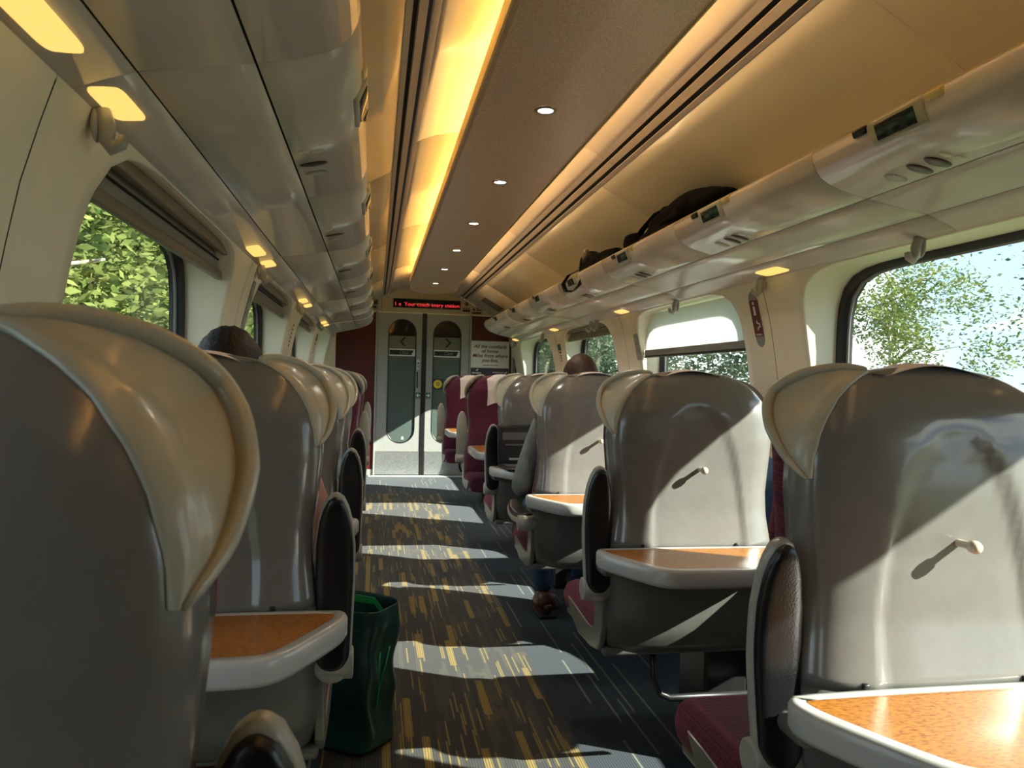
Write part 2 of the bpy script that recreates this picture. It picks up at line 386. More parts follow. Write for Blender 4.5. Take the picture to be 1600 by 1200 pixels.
def text_me(name, body, size, m, italic=False, bold=0., align='CENTER', depth=.0006):
    cu = bpy.data.curves.new(name, 'FONT'); cu.body = body; cu.size = size; cu.align_x = align; cu.extrude = depth; cu.offset = bold
    if italic: cu.shear = .25
    cu.resolution_u = 3
    o = bpy.data.objects.new(name, cu); COL.objects.link(o)
    bpy.context.view_layer.update()
    me = bpy.data.meshes.new_from_object(o.evaluated_get(bpy.context.evaluated_depsgraph_get()))
    bpy.data.objects.remove(o); bpy.data.curves.remove(cu)
    me.name = name; me.materials.clear(); me.materials.append(m); return me
def superloop(a, b, ex, angs): return [( (abs(cos(t) / a) ** ex + abs(sin(t) / b) ** ex) ** (-1 / ex)) for t in angs]

# ------------------------------------------------------------------ the coach shell
C = .555                    # coach centre line
Y0, YE = -1.0, 9.1          # rear and front ends
PITCH = 1.9                 # window pitch
# floor
o = mobj('floor', *boxvf(C - 1.25, C + 1.25, Y0, YE + .02, -.04, 0.0), M_CARPET, smooth=False); struct(o)
o = rbox('threshold', C - .62, C + .62, YE - .16, YE - .01, 0, .006, .002, mat('threshold_metal', (.62, .63, .62), .35, metal=.3, var=.1, vscale=60)); o.name = 'trim_1'; struct(o)

WALLP = [(0, 1.20), (.30, 1.225), (.60, 1.24), (.80, 1.232), (.95, 1.205), (1.07, 1.170), (1.18, 1.147), (1.32, 1.125), (1.45, 1.10), (1.54, 1.075), (1.619, 1.05)]
def wpt(side, y, z, off=0.): return (C + side * (interp(WALLP, z) + off), y, z)
GW = 1.268
HZ, HH, HW = 1.105, .507, .70         # window opening centre height, half height, half width
def wall_bay(parent, side, yc, y0, y1, HW=HW):
    """one wall panel round one window opening (with reveal)"""
    zt, zb = 1.619 - HZ, HZ
    angs = sorted([2 * pi * i / 72 for i in range(72)] + [atan2(z, y) % (2 * pi) for y in (y1 - yc, y0 - yc) for z in (zt, -zb)])
    r_in = superloop(HW, HH, 7, angs); n = len(angs); vs = []; fs = []
    K = 6
    for k in range(K + 1):
        for t, ri in zip(angs, r_in):
            ct, st = cos(t), sin(t)
            ro = min(((y1 - yc) / ct if ct > 1e-6 else (y0 - yc) / ct if ct < -1e-6 else 9), (zt / st if st > 1e-6 else -zb / st if st < -1e-6 else 9))
            rr = ro + (ri - ro) * k / K
            vs.append(wpt(side, yc + rr * ct, HZ + rr * st))
    # soft lip then reveal outwards to the glazing
    r_out = superloop(HW - .015, HH + .016, 7, angs)
    for off, f in ((.012, .12), (.10, .6), (.165, 1.)):
        for t, ri, ro in zip(angs, r_in, r_out):
            rr = ri + (ro - ri) * f; z = HZ + rr * sin(t); base = interp(WALLP, HZ + ri * sin(t))
            w = base + (GW - base) * (off / .165)
            vs.append((C + side * w, yc + rr * cos(t), z))
    for k in range(K + 3):
        for i in range(n):
            a, b = k * n + i, k * n + (i + 1) % n
            fs.append((a, b, b + n, a + n))
    return mobj('wall_panel', vs, fs, M_WALL, parent, True)
def window(idx, side, yc, blind, HW=HW):
    """black gasket, glass pane and roller blind of one window"""
    root = empty('window_%d' % idx, (C + side * GW, yc, HZ)); struct(root)
    angs = [2 * pi * i / 64 for i in range(64)]; n = 64
    def loop(a, b, x): return [(side * x, r * cos(t), r * sin(t)) for t, r in zip(angs, superloop(a, b, 7, angs))]
    vs = loop(HW + .01, HH + .05, .0) + loop(HW + .01, HH + .05, -.022) + loop(HW - .03, HH + .008, -.028) + loop(HW - .052, HH - .008, -.012) + loop(HW - .052, HH - .008, .02)
    fs = [(k * n + i, k * n + (i + 1) % n, (k + 1) * n + (i + 1) % n, (k + 1) * n + i) for k in range(4) for i in range(n)]
    mobj('window_gasket', vs, fs, M_GASKET, root)
    g = loop(HW - .05, HH - .006, .004) + loop(HW - .05, HH - .006, .010)
    mobj('window_pane', g, [tuple(range(n)), tuple(range(2 * n - 1, n - 1, -1))], M_GLASS, root, False)
    # metal inner edge strip (bright line round the glass)
    vs = loop(HW - .052, HH - .008, -.006) + loop(HW - .058, HH - .014, -.006) + loop(HW - .058, HH - .014, .003)
    mobj('glazing_bead', vs, [(k * n + i, k * n + (i + 1) % n, (k + 1) * n + (i + 1) % n, (k + 1) * n + i) for k in range(2) for i in range(n)], M_SIGNGREY, root)
    if blind is not None:
        wb = -.115 if blind < 1.45 else -.142
        z0 = blind - HZ; z1 = .50; ww = HW - .012
        b = mobj('roller_blind', *boxvf(side * wb - .0015, side * wb + .0015, -ww, ww, z0, z1), M_BLIND if blind < 1.45 else M_BLINDG, root, False)
        if blind < 1.45:
            rbox('blind_bar', side * wb - .012, side * wb + .010, -ww, ww, z0 - .034, z0 + .004, .005, M_BLINDG, root)
            rbox('blind_pull', side * wb - .014, side * wb + .008, -ww, ww, z0 - .046, z0 - .034, .004, M_GASKET, root)
        else:
            rbox('blind_bar', side * wb - .012, side * wb + .010, -ww, ww, z0 - .028, z0 + .004, .005, M_BLINDRAIL, root)
            rbox('blind_rib', side * (wb - .006) - .003, side * (wb - .006) + .003, -ww, ww, z0 + .036, z0 + .041, .001, M_GAP, root, seg=1)
            rbox('blind_rail', side * -.172 - .012, side * -.172 + .012, -ww - .01, ww + .01, .476, .508, .004, M_BLINDRAIL, root)
    return root
WL = empty('wall_left'); struct(WL); WR = empty('wall_right'); struct(WR)
LC = [.33 + PITCH * k for k in range(0, 5)]      # left window centres
RC = [.14 + PITCH * k for k in range(0, 5)]      # right window centres
BLL = {0: 1.53, 1: 1.53, 2: 1.535, 3: 1.56}
BLR = {2: 1.375, 3: 1.545}
n_win = 0
for side, cs, root in ((-1, LC, WL), (1, RC, WR)):
    for k, yc in enumerate(cs):
        y0 = yc - PITCH / 2 + .002; y1 = yc + PITCH / 2 - .002
        if k == 0: y0 = Y0
        if k == len(cs) - 1: y1 = YE
        hw = HW
        if side > 0 and k == len(cs) - 1: yc += .08; hw = HW + .08
        wall_bay(root, side, yc, y0, y1, hw)
        bl = (BLL if side < 0 else BLR).get(k)
        if yc > Y0 + .7:
            n_win += 1; window(n_win, side, yc, bl, hw)
        else:
            n_win += 1; window(n_win, side, yc, None, hw)
        if k < len(cs) - 1:      # dark backing behind the joint between two panels
            ys = yc + PITCH / 2
            vs = []
            for z, _ in WALLP: vs += [wpt(side, ys - .09, z, .006), wpt(side, ys + .09, z, .006)]
            fs = [(2 * i, 2 * i + 1, 2 * i + 3, 2 * i + 2) for i in range(len(WALLP) - 1)]
            mobj('joint_strip', vs, fs, M_GAP, root, False)
# unseen rear wall, set close behind the viewer to dim the left seat backs
o = mobj('wall_rear', *boxvf(C - 1.25, C + 1.25, Y0 - .05, Y0, -.04, 2.3), M_RED, smooth=False); struct(o)

# ------------------------------------------------------------------ ceiling
CE = empty('ceiling'); struct(CE)
def extrude_prof(name, prof, y0, y1, m, parent, side=1, th=0.006, smooth=True, ny=1, flip=False):
    """profile [(w,z)] swept along Y; gets a little thickness upwards/outwards"""
    vs = []; n = len(prof)
    for j in range(ny + 1):
        y = y0 + (y1 - y0) * j / ny
        for w, z in prof: vs.append((C + side * w, y, z))
    fs = [(j * n + i, j * n + i + 1, (j + 1) * n + i + 1, (j + 1) * n + i) for j in range(ny) for i in range(n - 1)]
    o = mobj(name, vs, fs, m, parent, smooth)
    if th:
        md = o.modifiers.new('thick', 'SOLIDIFY'); md.thickness = th; md.offset = 0
    return o
COVE = [(0, 2.232), (.14, 2.229), (.25, 2.222), (.33, 2.204), (.385, 2.182), (.406, 2.169)]
OUTER = [(.503, 2.118), (.56, 2.085), (.64, 2.040), (.74, 1.985), (.84, 1.925), (.93, 1.855), (.99, 1.79), (1.01, 1.735)]
joints = [Y0] + [1.30 + 1.94 * k for k in range(0, 4)] + [YE]
for side in (-1, 1):
    for a, b in zip(joints, joints[1:]):
        extrude_prof('cove_panel', COVE, a + .0015, b - .0015, M_COVEP, CE, side)
        extrude_prof('ceiling_panel', OUTER, a + .0015 + (.3 if a > Y0 else 0), b - .0015 + (.3 if b < YE else 0), M_CEIL, CE, side)
        for w0, z0, w1, z1 in ((.406, 2.169, .427, 2.158), (.443, 2.150, .468, 2.137), (.485, 2.127, .503, 2.118)):
            extrude_prof('groove_strip', [(w0, z0), (w1, z1)], a + .001, b - .001, M_GROOVE, CE, side, th=.008, smooth=False)
    for y in joints[1:-1]:
        extrude_prof('joint_backing', [(w, z + .008) for w, z in OUTER], y + .28, y + .32, M_GAP, CE, side, th=0)
        extrude_prof('joint_backing', [(w, z + .008) for w, z in COVE], y - .02, y + .02, M_GAP, CE, side, th=0)
    extrude_prof('ceiling_edge', [(1.01, 1.738), (1.03, 1.68), (1.056, 1.612)], Y0, YE, M_CEIL, CE, side)
    extrude_prof('groove_backing', [(.40, 2.185), (.51, 2.128)], Y0, YE, M_GAP, CE, side, th=.004, smooth=False)
# suspended centre panel with downlights
PJ = [Y0, 1.08, 3.02, 4.96, 6.90]
def centre_panel(y0, y1, last=False):
    prof = [(-.238, 2.128), (-.238, 2.108), (-.225, 2.103), (-.12, 2.099), (0, 2.097), (.12, 2.099), (.225, 2.103), (.238, 2.108), (.238, 2.128)]
    if not last:
        o = extrude_prof('centre_panel', prof + [prof[0]], y0 + .0015, y1 - .0015, M_PANEL, CE, 1, th=0, smooth=False)
        return
    vs = []; fs = []; n = len(prof); rows = 12
    for j in range(rows + 1):
        t = j / rows
        for w, z in prof:
            ext = .50 * (1 - (w / .238) ** 2 * .55)
            dip = -.05 * max(0, (t - .5) / .5) ** 2
            vs.append((C + w, y0 + (y1 - y0 + ext) * t, z + dip * (1 if z < 2.12 else .6)))
    for j in range(rows):
        for i in range(n): fs.append((j * n + i, j * n + (i + 1) % n, (j + 1) * n + (i + 1) % n, (j + 1) * n + i))
    fs.append(tuple(rows * n + i for i in range(n)))
    mobj('centre_panel', vs, fs, M_PANEL, CE, False)
for a, b in zip(PJ, PJ[1:]): centre_panel(a, b)
centre_panel(6.90, 7.45, True)
for s in (-1, 1):
    rbox('panel_edge_trim', C + s * .243 - .003, C + s * .243 + .003, Y0, 7.6, 2.104, 2.162 if s < 0 else 2.134, .001, M_TRIM, CE, seg=1)
    v, f = tube_vf([(C + s * .175, Y0 + .05, 2.152 if s < 0 else 2.162), (C + s * .175, 7.55, 2.152 if s < 0 else 2.162)], .011, 10)
    mobj('cove_lamp', v, f, M_COVE if s < 0 else M_COVER, CE)
for k in range(8):
    y = 2.552 + .97 * (k - 2)
    if y > 7.5: continue
    d = empty('downlight', (C, y, 2.096))
    n = 20
    vs = [(r * cos(2 * pi * i / n), r * sin(2 * pi * i / n), z) for r, z in ((.040, .001), (.038, -.004), (.028, -.003), (.026, .0)) for i in range(n)]
    fs = [(q * n + i, q * n + (i + 1) % n, (q + 1) * n + (i + 1) % n, (q + 1) * n + i) for q in range(3) for i in range(n)]
    mobj('ring', vs, fs, M_SPOTRING, d)
    mobj('lens', [(.027 * cos(2 * pi * i / n), .027 * sin(2 * pi * i / n), -.0008) for i in range(n)], [tuple(range(n))[::-1]], M_SPOT, d, False)
    ld = bpy.data.lights.new('downlight_lamp', 'SPOT'); ld.energy = 6.0; ld.spot_size = radians(150); ld.spot_blend = 1.0; ld.shadow_soft_size = .026; ld.color = (1.0, .90, .76)
    lo = bpy.data.objects.new('downlight_lamp', ld); link(lo, d); lo.location = (0, 0, -.004)
    ordn = ['', '', 'nearest', 'second', 'third', 'fourth', 'fifth', 'farthest'][k]
    if k < 2: d['label'] = 'round recessed downlight in the brown ceiling panel overhead, outside the view'; d['group'] = 'overhead downlights out of view'
    else: d['label'] = 'round recessed downlight in the brown ceiling panel, %s of the six in view' % ordn
    d['category'] = 'downlight'
    if k < 2:
        for ch in list(d.children): bpy.data.objects.remove(ch)
        bpy.data.objects.remove(d)

# ------------------------------------------------------------------ luggage racks
LIP = [(.640, 1.798), (.615, 1.806), (.602, 1.803), (.598, 1.793), (.602, 1.773), (.611, 1.752), (.628, 1.733), (.652, 1.7185), (.684, 1.7065), (.722, 1.6975), (.765, 1.689)]
MID = [(.7695, 1.688), (.82, 1.679), (.89, 1.667), (.9525, 1.6565)]
TRM = [(.9565, 1.6555), (1.0, 1.640), (1.03, 1.628), (1.054, 1.617)]
TRAY = [(.625, 1.802), (.66, 1.790), (.75, 1.772), (.90, 1.750), (1.012, 1.738)]
def rack(side, jl, jm, label, oval_y, disp_y, lens_y):
    root = empty('luggage_rack', (0, 0, 0)); tag(root, label, 'luggage rack')
    YR = 8.15
    def seg(name, prof, a, b, m):
        if b <= YR + .01:
            extrude_prof(name, prof, a + .002, b - .002, m, root, side, th=.004); return
        vs = []; fs = []; n = len(prof); rows = 14
        for j in range(rows + 1):
            y = a + .0012 + (b - a) * j / rows
            t = max(0, (y - YR) / (b - YR)); e = 1 - sqrt(max(0, 1 - t * t))
            for w, z in prof:
                vs.append((C + side * (w + (1.03 - w) * e * .93), y, z + (1.64 - z) * e * .55 * (1 if z > 1.65 else 0)))
        for j in range(rows):
            for i in range(n - 1): fs.append((j * n + i, j * n + i + 1, (j + 1) * n + i + 1, (j + 1) * n + i))
        o = mobj(name, vs, fs, m, root); md = o.modifiers.new('thick', 'SOLIDIFY'); md.thickness = .004; md.offset = 0
    for nm, prof, js in (('lip_panel', LIP, jl), ('underside_panel', MID, jm), ('edge_panel', TRM, jm)):
        for a, b in zip(js, js[1:]): seg(nm, prof, a, b, M_RACK)
    seg('rack_tray', TRAY, Y0, 8.72, M_RACK)
    for nm, w0, z0, w1, z1 in (('seam_backing', .760, 1.6945, .775, 1.692), ('seam_backing', .947, 1.662, .962, 1.659)):
        extrude_prof(nm, [(w0, z0), (w1, z1)], Y0, YR, M_GAP, root, side, th=.001, smooth=False)
    for prof, js in ((LIP[3:], jl), (MID, jm), (TRM, jm)):
        for y in js[1:-1]:
            if y < YR: extrude_prof('joint_backing', [(w + .003, z + .004) for w, z in prof], y - .008, y + .008, M_GAP, root, side, th=0)
    extrude_prof('lip_edge_strip', [(.612, 1.8085), (.600, 1.806)], Y0, YR, M_TRIM, root, side, th=.002)
    tilt = atan2(1.7065 - 1.689, .765 - .684)
    n = 18
    def oval(name, w, z, y, ra, rb, h, m):
        vs, fs = [], []
        for r, hh in ((1., .0), (.9, .55), (.55, .9), (.0, 1.)):
            for i in range(n): vs.append((ra * r * cos(2 * pi * i / n), rb * r * sin(2 * pi * i / n), -h * hh))
        for q in range(3):
            for i in range(n): fs.append((q * n + i, q * n + (i + 1) % n, (q + 1) * n + (i + 1) % n, (q + 1) * n + i))
        mobj(name, vs, fs, m, root, True, loc=(C + side * w, y, z), rot=(0, side * tilt, 0))
    for y in oval_y:
        zz = lambda w: interp(LIP[7:], w) - .002
        oval('speaker_grille', .722, zz(.722), y + .105, .030, .022, .002, M_GRILLE)
        oval('reading_lamp_cap', .722, zz(.722), y + .02, .036, .020, .005, M_BROWNOVAL)
        if side > 0: oval('reading_lamp_cap', .722, zz(.722), y - .04, .036, .020, .005, M_BROWNOVAL)
        oval('call_button', .706, zz(.706), y - .082, .015, .011, .003, M_BTN)
        oval('call_button', .736, zz(.736), y - .092, .015, .011, .003, M_BTN)
    for y in disp_y:
        d = empty('seat_display', (C + side * .6015, y, 1.770), 0, root)
        d.rotation_euler = (0, -side * .38, 0)
        def q(name, a, b, y0, y1, z0, z1, m, r=.004, par=d):
            return rbox(name, min(a * side, b * side), max(a * side, b * side), y0, y1, z0, z1, r, m, par)
        q('display_frame', -.006, .035, -.092, .092, -.030, .032, M_WING, .008)
        q('display_screen', -.0078, .0, -.066, .066, -.019, .020, M_SCREEN, .0015)
        q('seat_number_plate', -.005, .01, .102, .150, .010, .030, M_SCREEN, .004)
        q('seat_letter_plate', -.004, .01, -.150, -.100, .012, .031, M_TRIM, .004)
    for y0, y1 in lens_y:
        # flush lamp lens in the edge panel
        a = (C + side * .992, 1.6405); b = (C + side * 1.036, 1.6235)
        pts = []
        yc, hl = (y0 + y1) / 2, (y1 - y0) / 2
        for i in range(24):
            t = 2 * pi * i / 24; cx = abs(cos(t)) ** .35 * (1 if cos(t) > 0 else -1); cy = abs(sin(t)) ** .35 * (1 if sin(t) > 0 else -1)
            f = .5 + .5 * cx; sk = -.02 * cx
            pts.append((a[0] + (b[0] - a[0]) * f, yc + hl * cy + sk, a[1] + (b[1] - a[1]) * f - .0035))
        mobj('lamp_lens', pts + [(x, y, z + .01) for x, y, z in pts], [tuple(range(24))] + [(i, (i + 1) % 24, 24 + (i + 1) % 24, 24 + i) for i in range(24)], M_LAMPLENS, root, False)
    return root
def mat_grille():
    m = bpy.data.materials.new('speaker_grille_dotted'); m.use_nodes = True; nt = m.node_tree; N = nt.nodes.new; L = nt.links.new
    b = nt.nodes['Principled BSDF']; tc = N('ShaderNodeTexCoord'); v = N('ShaderNodeTexVoronoi'); v.inputs['Scale'].default_value = 220; v.inputs['Randomness'].default_value = 0.
    L(tc.outputs['Object'], v.inputs['Vector']); r = N('ShaderNodeValToRGB'); r.color_ramp.interpolation = 'CONSTANT'
    r.color_ramp.elements[0].color = (.05, .045, .04, 1); r.color_ramp.elements[1].position = .42; r.color_ramp.elements[1].color = (.5, .46, .40, 1)
    L(v.outputs['Distance'], r.inputs[0]); L(r.outputs[0], b.inputs['Base Color']); b.inputs['Roughness'].default_value = .4
    return m
M_GRILLE = mat_grille()
jl = [Y0] + [1.34 + .97 * k for k in range(-1, 7)] + [8.70]; jm = [Y0] + [1.34 + 1.94 * k for k in range(-1, 4)] + [8.70]
lens = [(1.0 + 1.9 * k, 1.22 + 1.9 * k) for k in range(-1, 4)] + [(1.36 + 1.9 * k, 1.52 + 1.9 * k) for k in range(-1, 4)]
rack(-1, jl, jm, 'left overhead luggage rack with grey glossy curved underside and warm lamp lenses', [1.95 + .965 * k for k in range(-1, 7)], [1.72 + .965 * k for k in range(0, 7)], lens)
jl = [Y0] + [1.88 + .97 * k for k in range(-1, 6)] + [8.70]; jm = [Y0] + [1.88 + 1.94 * k for k in range(-1, 3)] + [8.70]
lens = [(.84 + 1.9 * k, 1.02 + 1.9 * k) for k in range(0, 5)]
rack(1, jl, jm, 'right overhead luggage rack carrying two black bags, with seat displays along its lip', [1.60 + .97 * k for k in range(0, 7)], [1.545 + .97 * k for k in range(0, 7)], lens)

# ------------------------------------------------------------------ end wall
EW = empty('wall_end', (0, YE, 0)); struct(EW)
def eb(name, x0, x1, z0, z1, y0, y1, m, r=.002, parent=None, seg=1):
    """box on the end wall; y0..y1 measured towards the viewer (negative)"""
    return rbox(name, x0, x1, y0, y1, z0, z1, r, m, parent or EW, seg)
eb('backing_panel', C - 1.25, C + 1.25, -.04, 2.3, .03, .06, M_GAP, 0)
eb('wall_panel', C - 1.25, -.47, 0, 1.95, -.002, .03, M_WALL)
eb('red_panel', -.467, -.012, .075, 1.945, 0, .03, M_RED)
eb('red_panel', 1.128, 1.625, .075, 1.945, 0, .03, M_RED)
eb('wall_panel', 1.628, C + 1.25, 0, 1.95, -.002, .03, M_WALL)
eb('skirting', -.467, -.012, 0, .072, -.004, .03, M_DOOR)
eb('skirting', 1.128, 1.625, 0, .072, -.004, .03, M_DOOR)
for x in (-.012, 1.108): eb('door_post', x, x + .022, 0, 1.95, -.02, .03, M_DOOR, .004)
# header following the ceiling line
hp = [(-1.16, 1.948)] + [(-w, z - .004) for w, z in reversed(OUTER)][0:] + [(-w, z) for w, z in reversed(COVE)] + [(w, z) for w, z in COVE[1:]] + [(w, z - .004) for w, z in OUTER] + [(1.16, 1.948)]
hp = [(C + w, z) for w, z in hp if not (abs(w) > .92 and z < 1.947)]
def header(name, x0, x1):
    top = [(x, z) for x, z in hp if x0 < x < x1]
    tab = sorted(hp)
    pts = [(x0, 1.948), (x1, 1.948), (x1, interp(tab, x1))] + sorted([p for p in top if p[1] > 1.95], reverse=True) + [(x0, interp(tab, x0))]
    obj(name, prism_me(name, pts, -.006, .03, M_HEADER, 'y', 0), EW)
header('header_panel', -.36, C - .508); header('header_panel', C - .504, C + .60); header('header_panel', C + .603, C + .915)
eb('header_lip', -.45, 1.56, 1.936, 1.950, -.012, .01, M_WALL, .003)

def door(idx, x0, x1, gx0, gx1, chev):
    root = empty('door_%d' % idx, (0, YE, 0)); struct(root)
    gz0, gz1 = .385, 1.865; hw = (gx1 - gx0) / 2; gc = (gx0 + gx1) / 2
    def stad(r, n=16):
        pts = []
        for i in range(n + 1): t = pi * i / n; pts.append((gc + r * cos(t), gz1 - hw + r * sin(t)))
        for i in range(n + 1): t = pi + pi * i / n; pts.append((gc + r * cos(t), gz0 + hw + r * sin(t)))
        return pts
    # leaf with stadium-shaped opening
    ins = stad(hw); n = len(ins); out = []
    for x, z in ins:
        dx, dz = x - gc, z - (gz0 + gz1) / 2
        lim = min(((x1 - gc) / dx if dx > 1e-6 else (x0 - gc) / dx if dx < -1e-6 else 99), ((1.94 - (gz0 + gz1) / 2) / dz if dz > 1e-6 else (.01 - (gz0 + gz1) / 2) / dz if dz < -1e-6 else 99))
        out.append((gc + dx * lim, (gz0 + gz1) / 2 + dz * lim))
    # snap the outer loop to the four corners
    for cx, cz in ((x0, .01), (x1, .01), (x0, 1.94), (x1, 1.94)):
        k = min(range(n), key=lambda i: (out[i][0] - cx) ** 2 + (out[i][1] - cz) ** 2); out[k] = (cx, cz)
    vs = [(x, -.004, z) for x, z in out] + [(x, -.004, z) for x, z in ins] + [(x, .014, z) for x, z in ins]
    fs = [(k * n + i, k * n + (i + 1) % n, (k + 1) * n + (i + 1) % n, (k + 1) * n + i) for k in range(2) for i in range(n)]
    mobj('door_leaf', vs, fs, M_DOOR, root, False)
    g = stad(hw - .001); ga = [p for p in g]
    zs = 1.665
    low = [(x, min(z, zs)) for x, z in g]; hi = [(x, z) for x, z in g if z >= zs]
    mobj('door_glass', [(x, .006, z) for x, z in low], [tuple(range(len(low)))], M_DGLASS, root, False)
    hi = sorted(hi, key=lambda p: atan2(p[1] - zs, p[0] - gc)); hi = [(gx1, zs)] + hi + [(gx0, zs)]
    mobj('door_upper_glass', [(x, .005, z) for x, z in hi], [tuple(range(len(hi)))], M_DGLASSDK, root, False)
    a, b = stad(hw + .002), stad(hw - .011)
    vs = [(x, -.006, z) for x, z in a] + [(x, -.006, z) for x, z in b] + [(x, .01, z) for x, z in b]
    mobj('glass_seal', vs, [(k * n + i, k * n + (i + 1) % n, (k + 1) * n + (i + 1) % n, (k + 1) * n + i) for k in range(2) for i in range(n)], M_BLACK, root)
    eb('kick_plate', x0 + .004, x1 - .004, .012, .29, -.007, 0, M_KICK, .001, root)
    # printed transfers on the glass: grey band with arrow, class label
    mg = mat('transfer_grey', (.17, .17, .14), .5, var=.03)
    eb('arrow_panel', gx0 + .012, gx1 - .012, 1.52, 1.664, .003, .006, mg, 0, root)
    d = -1 if chev == '<' else 1
    cx = gc + .01
    pts = [(cx - d * .035, 1.65), (cx - d * .008, 1.65), (cx + d * .042, 1.598), (cx - d * .008, 1.546), (cx - d * .035, 1.546), (cx + d * .012, 1.598)]
    obj('arrow_mark', prism_me('arrow_mark', pts, .0015, .003, M_PRINTBLK, 'y'), root)
    eb('class_label', gx0 + .012, gx1 - .012, 1.425, 1.512, .003, .006, M_WHITE, 0, root)
    zz0, zz1 = 1.440, 1.497
    obj('class_band', prism_me('class_band', [(gx0 + .018, zz0), (gx1 - .055, zz0), (gx1 - .03, zz1), (gx0 + .018, zz1)], .0015, .003, M_PRINTBLK, 'y'), root)
    t = text_me('class_text', 'Class', .052, M_SIGNGREY); obj('class_text', t, root, (gc + .02, .001, 1.455), (pi / 2, 0, 0))
    return root, gc
d1, g1 = door(1, .012, .535, .137, .469, '<')
d2, g2 = door(2, .592, 1.106, .668, 1.007, '>')
eb('centre_post', .537, .590, .01, 1.945, -.014, .01, M_BLACK, .004)
# door furniture
eb('handle_recess', .482, .506, 1.05, 1.24, -.0065, -.003, M_GAP, .003, d1)
eb('pull_handle', .496, .510, 1.04, 1.25, -.022, -.004, M_KICK, .005, d1)
o = eb('door_button', .478, .512, 1.265, 1.385, -.014, -.003, M_WHITE, .012, d1, 3)
obj('button_arrow', prism_me('button_arrow', [(.484, 1.335), (.506, 1.335), (.495, 1.368)], -.0155, -.0135, M_PRINTBLK, 'y'), d1)
eb('button_grille', .487, .503, 1.285, 1.325, -.0155, -.0135, M_SIGNGREY, .001, d1)
for par, xa, dd in ((d1, .478, -1), (d2, .600, 1)):
    eb('push_sticker', xa, xa + .05, .925, .995, -.006, -.003, M_SIGNGREEN, .001, par)
    cx = xa + .025
    pts = [(cx + dd * .020, .960), (cx + dd * .002, .985), (cx - dd * .006, .985), (cx + dd * .003, .967), (cx - dd * .02, .967), (cx - dd * .02, .953), (cx + dd * .003, .953), (cx - dd * .006, .935), (cx + dd * .002, .935)]
    obj('sticker_arrow', prism_me('sticker_arrow', pts, -.0075, -.0055, M_WHITE, 'y'), par)
eb('warning_plate', .668, .80, 1.035, 1.165, .001, .005, M_CHAR, .002, d2)
v, f = ell_vf(.052, .003, .052); mobj('warning_sticker', v, f, M_YELLOW, d2, loc=(.735, -.002, 1.10))
v, f = ell_vf(.018, .003, .018); mobj('sticker_symbol', v, f, M_CHAR, d2, loc=(.738, -.005, 1.10))
v, f = ell_vf(.008, .003, .008); mobj('sticker_symbol', v, f, M_WHITE, d2, loc=(.738, -.008, 1.10))
obj('glass_mark', prism_me('glass_mark', [(.315, .43), (.345, .43), (.341, .46), (.33, .468), (.319, .46)], .004, .0055, M_WHITE, 'y'), d1)

def thing_on_wall(name, label, cat, loc): o = empty(name, loc); tag(o, label, cat); return o
# LED display
t = thing_on_wall('information_display', 'black LED information display with red lettering above the end doors', 'display', (.585, YE - .012, 2.055))
rbox('display_frame', -.405, .405, -.006, .012, -.058, .058, .004, M_SIGNGREY, t); rbox('display_screen', -.397, .397, -.009, 0, -.051, .051, .002, M_SCREEN, t)
me = text_me('led_text', '1 e  Your coach every station', .062, M_LED); o = obj('led_text', me, t, (.0, -.0105, -.030), (pi / 2, 0, 0))
o.scale = (.76 / max(.01, o.dimensions.x), 1, 1) if o.dimensions.x > 0 else (1, 1, 1)
# indicator panel left of the header
t = thing_on_wall('indicator_panel', 'grey indicator panel with black pictograms beside the left rack end', 'panel', (-.065, YE - .012, 2.04))
rbox('panel_plate', -.075, .075, -.005, .01, -.075, .065, .012, M_SIGNGREY, t, 3)
for x, z, s in ((-.04, .025, .026), (.03, .022, .036), (-.042, -.042, .020), (.008, -.045, .014), (.04, -.045, .014)):
    rbox('pictogram', x - s, x + s, -.0075, -.004, z - s, z + s, .004, M_PRINTBLK, t)
t = thing_on_wall('lamp_indicator', 'small diamond indicator with dark plate beside the LED display', 'indicator', (1.06, YE - .010, 2.04))
o = rbox('diamond_lens', -.022, .022, -.006, .006, -.022, .022, .003, M_BROWNOVAL, t, loc=(0, 0, .035)); o.rotation_euler = (0, radians(45), 0)
rbox('indicator_plate', -.045, .045, -.004, .006, -.058, -.033, .002, M_PRINTBLK, t)
for x in (-.03, 0, .03): rbox('indicator_dot', x - .008, x + .008, -.004, .006, -.026, -.010, .002, M_PRINTBLK, t)
t = thing_on_wall('alarm_notice', 'dark red safety notice on the header near the right rack', 'sign', (1.21, YE - .010, 2.02))
rbox('notice_plate', -.025, .055, -.004, .006, -.02, .065, .002, M_SIGNRED, t)
for k in range(3): rbox('notice_line', -.015, .045, -.0055, -.003, .045 - .025 * k, .052 - .025 * k, .0005, M_WHITE if k == 0 else M_HEADER, t, 1)
rbox('notice_strip', -.08, .03, -.004, .006, -.062, -.036, .002, M_SIGNRED, t); v, f = ell_vf(.016, .006, .016); mobj('alarm_button', v, f, M_BROWNOVAL, t, loc=(-.06, 0, -.008))
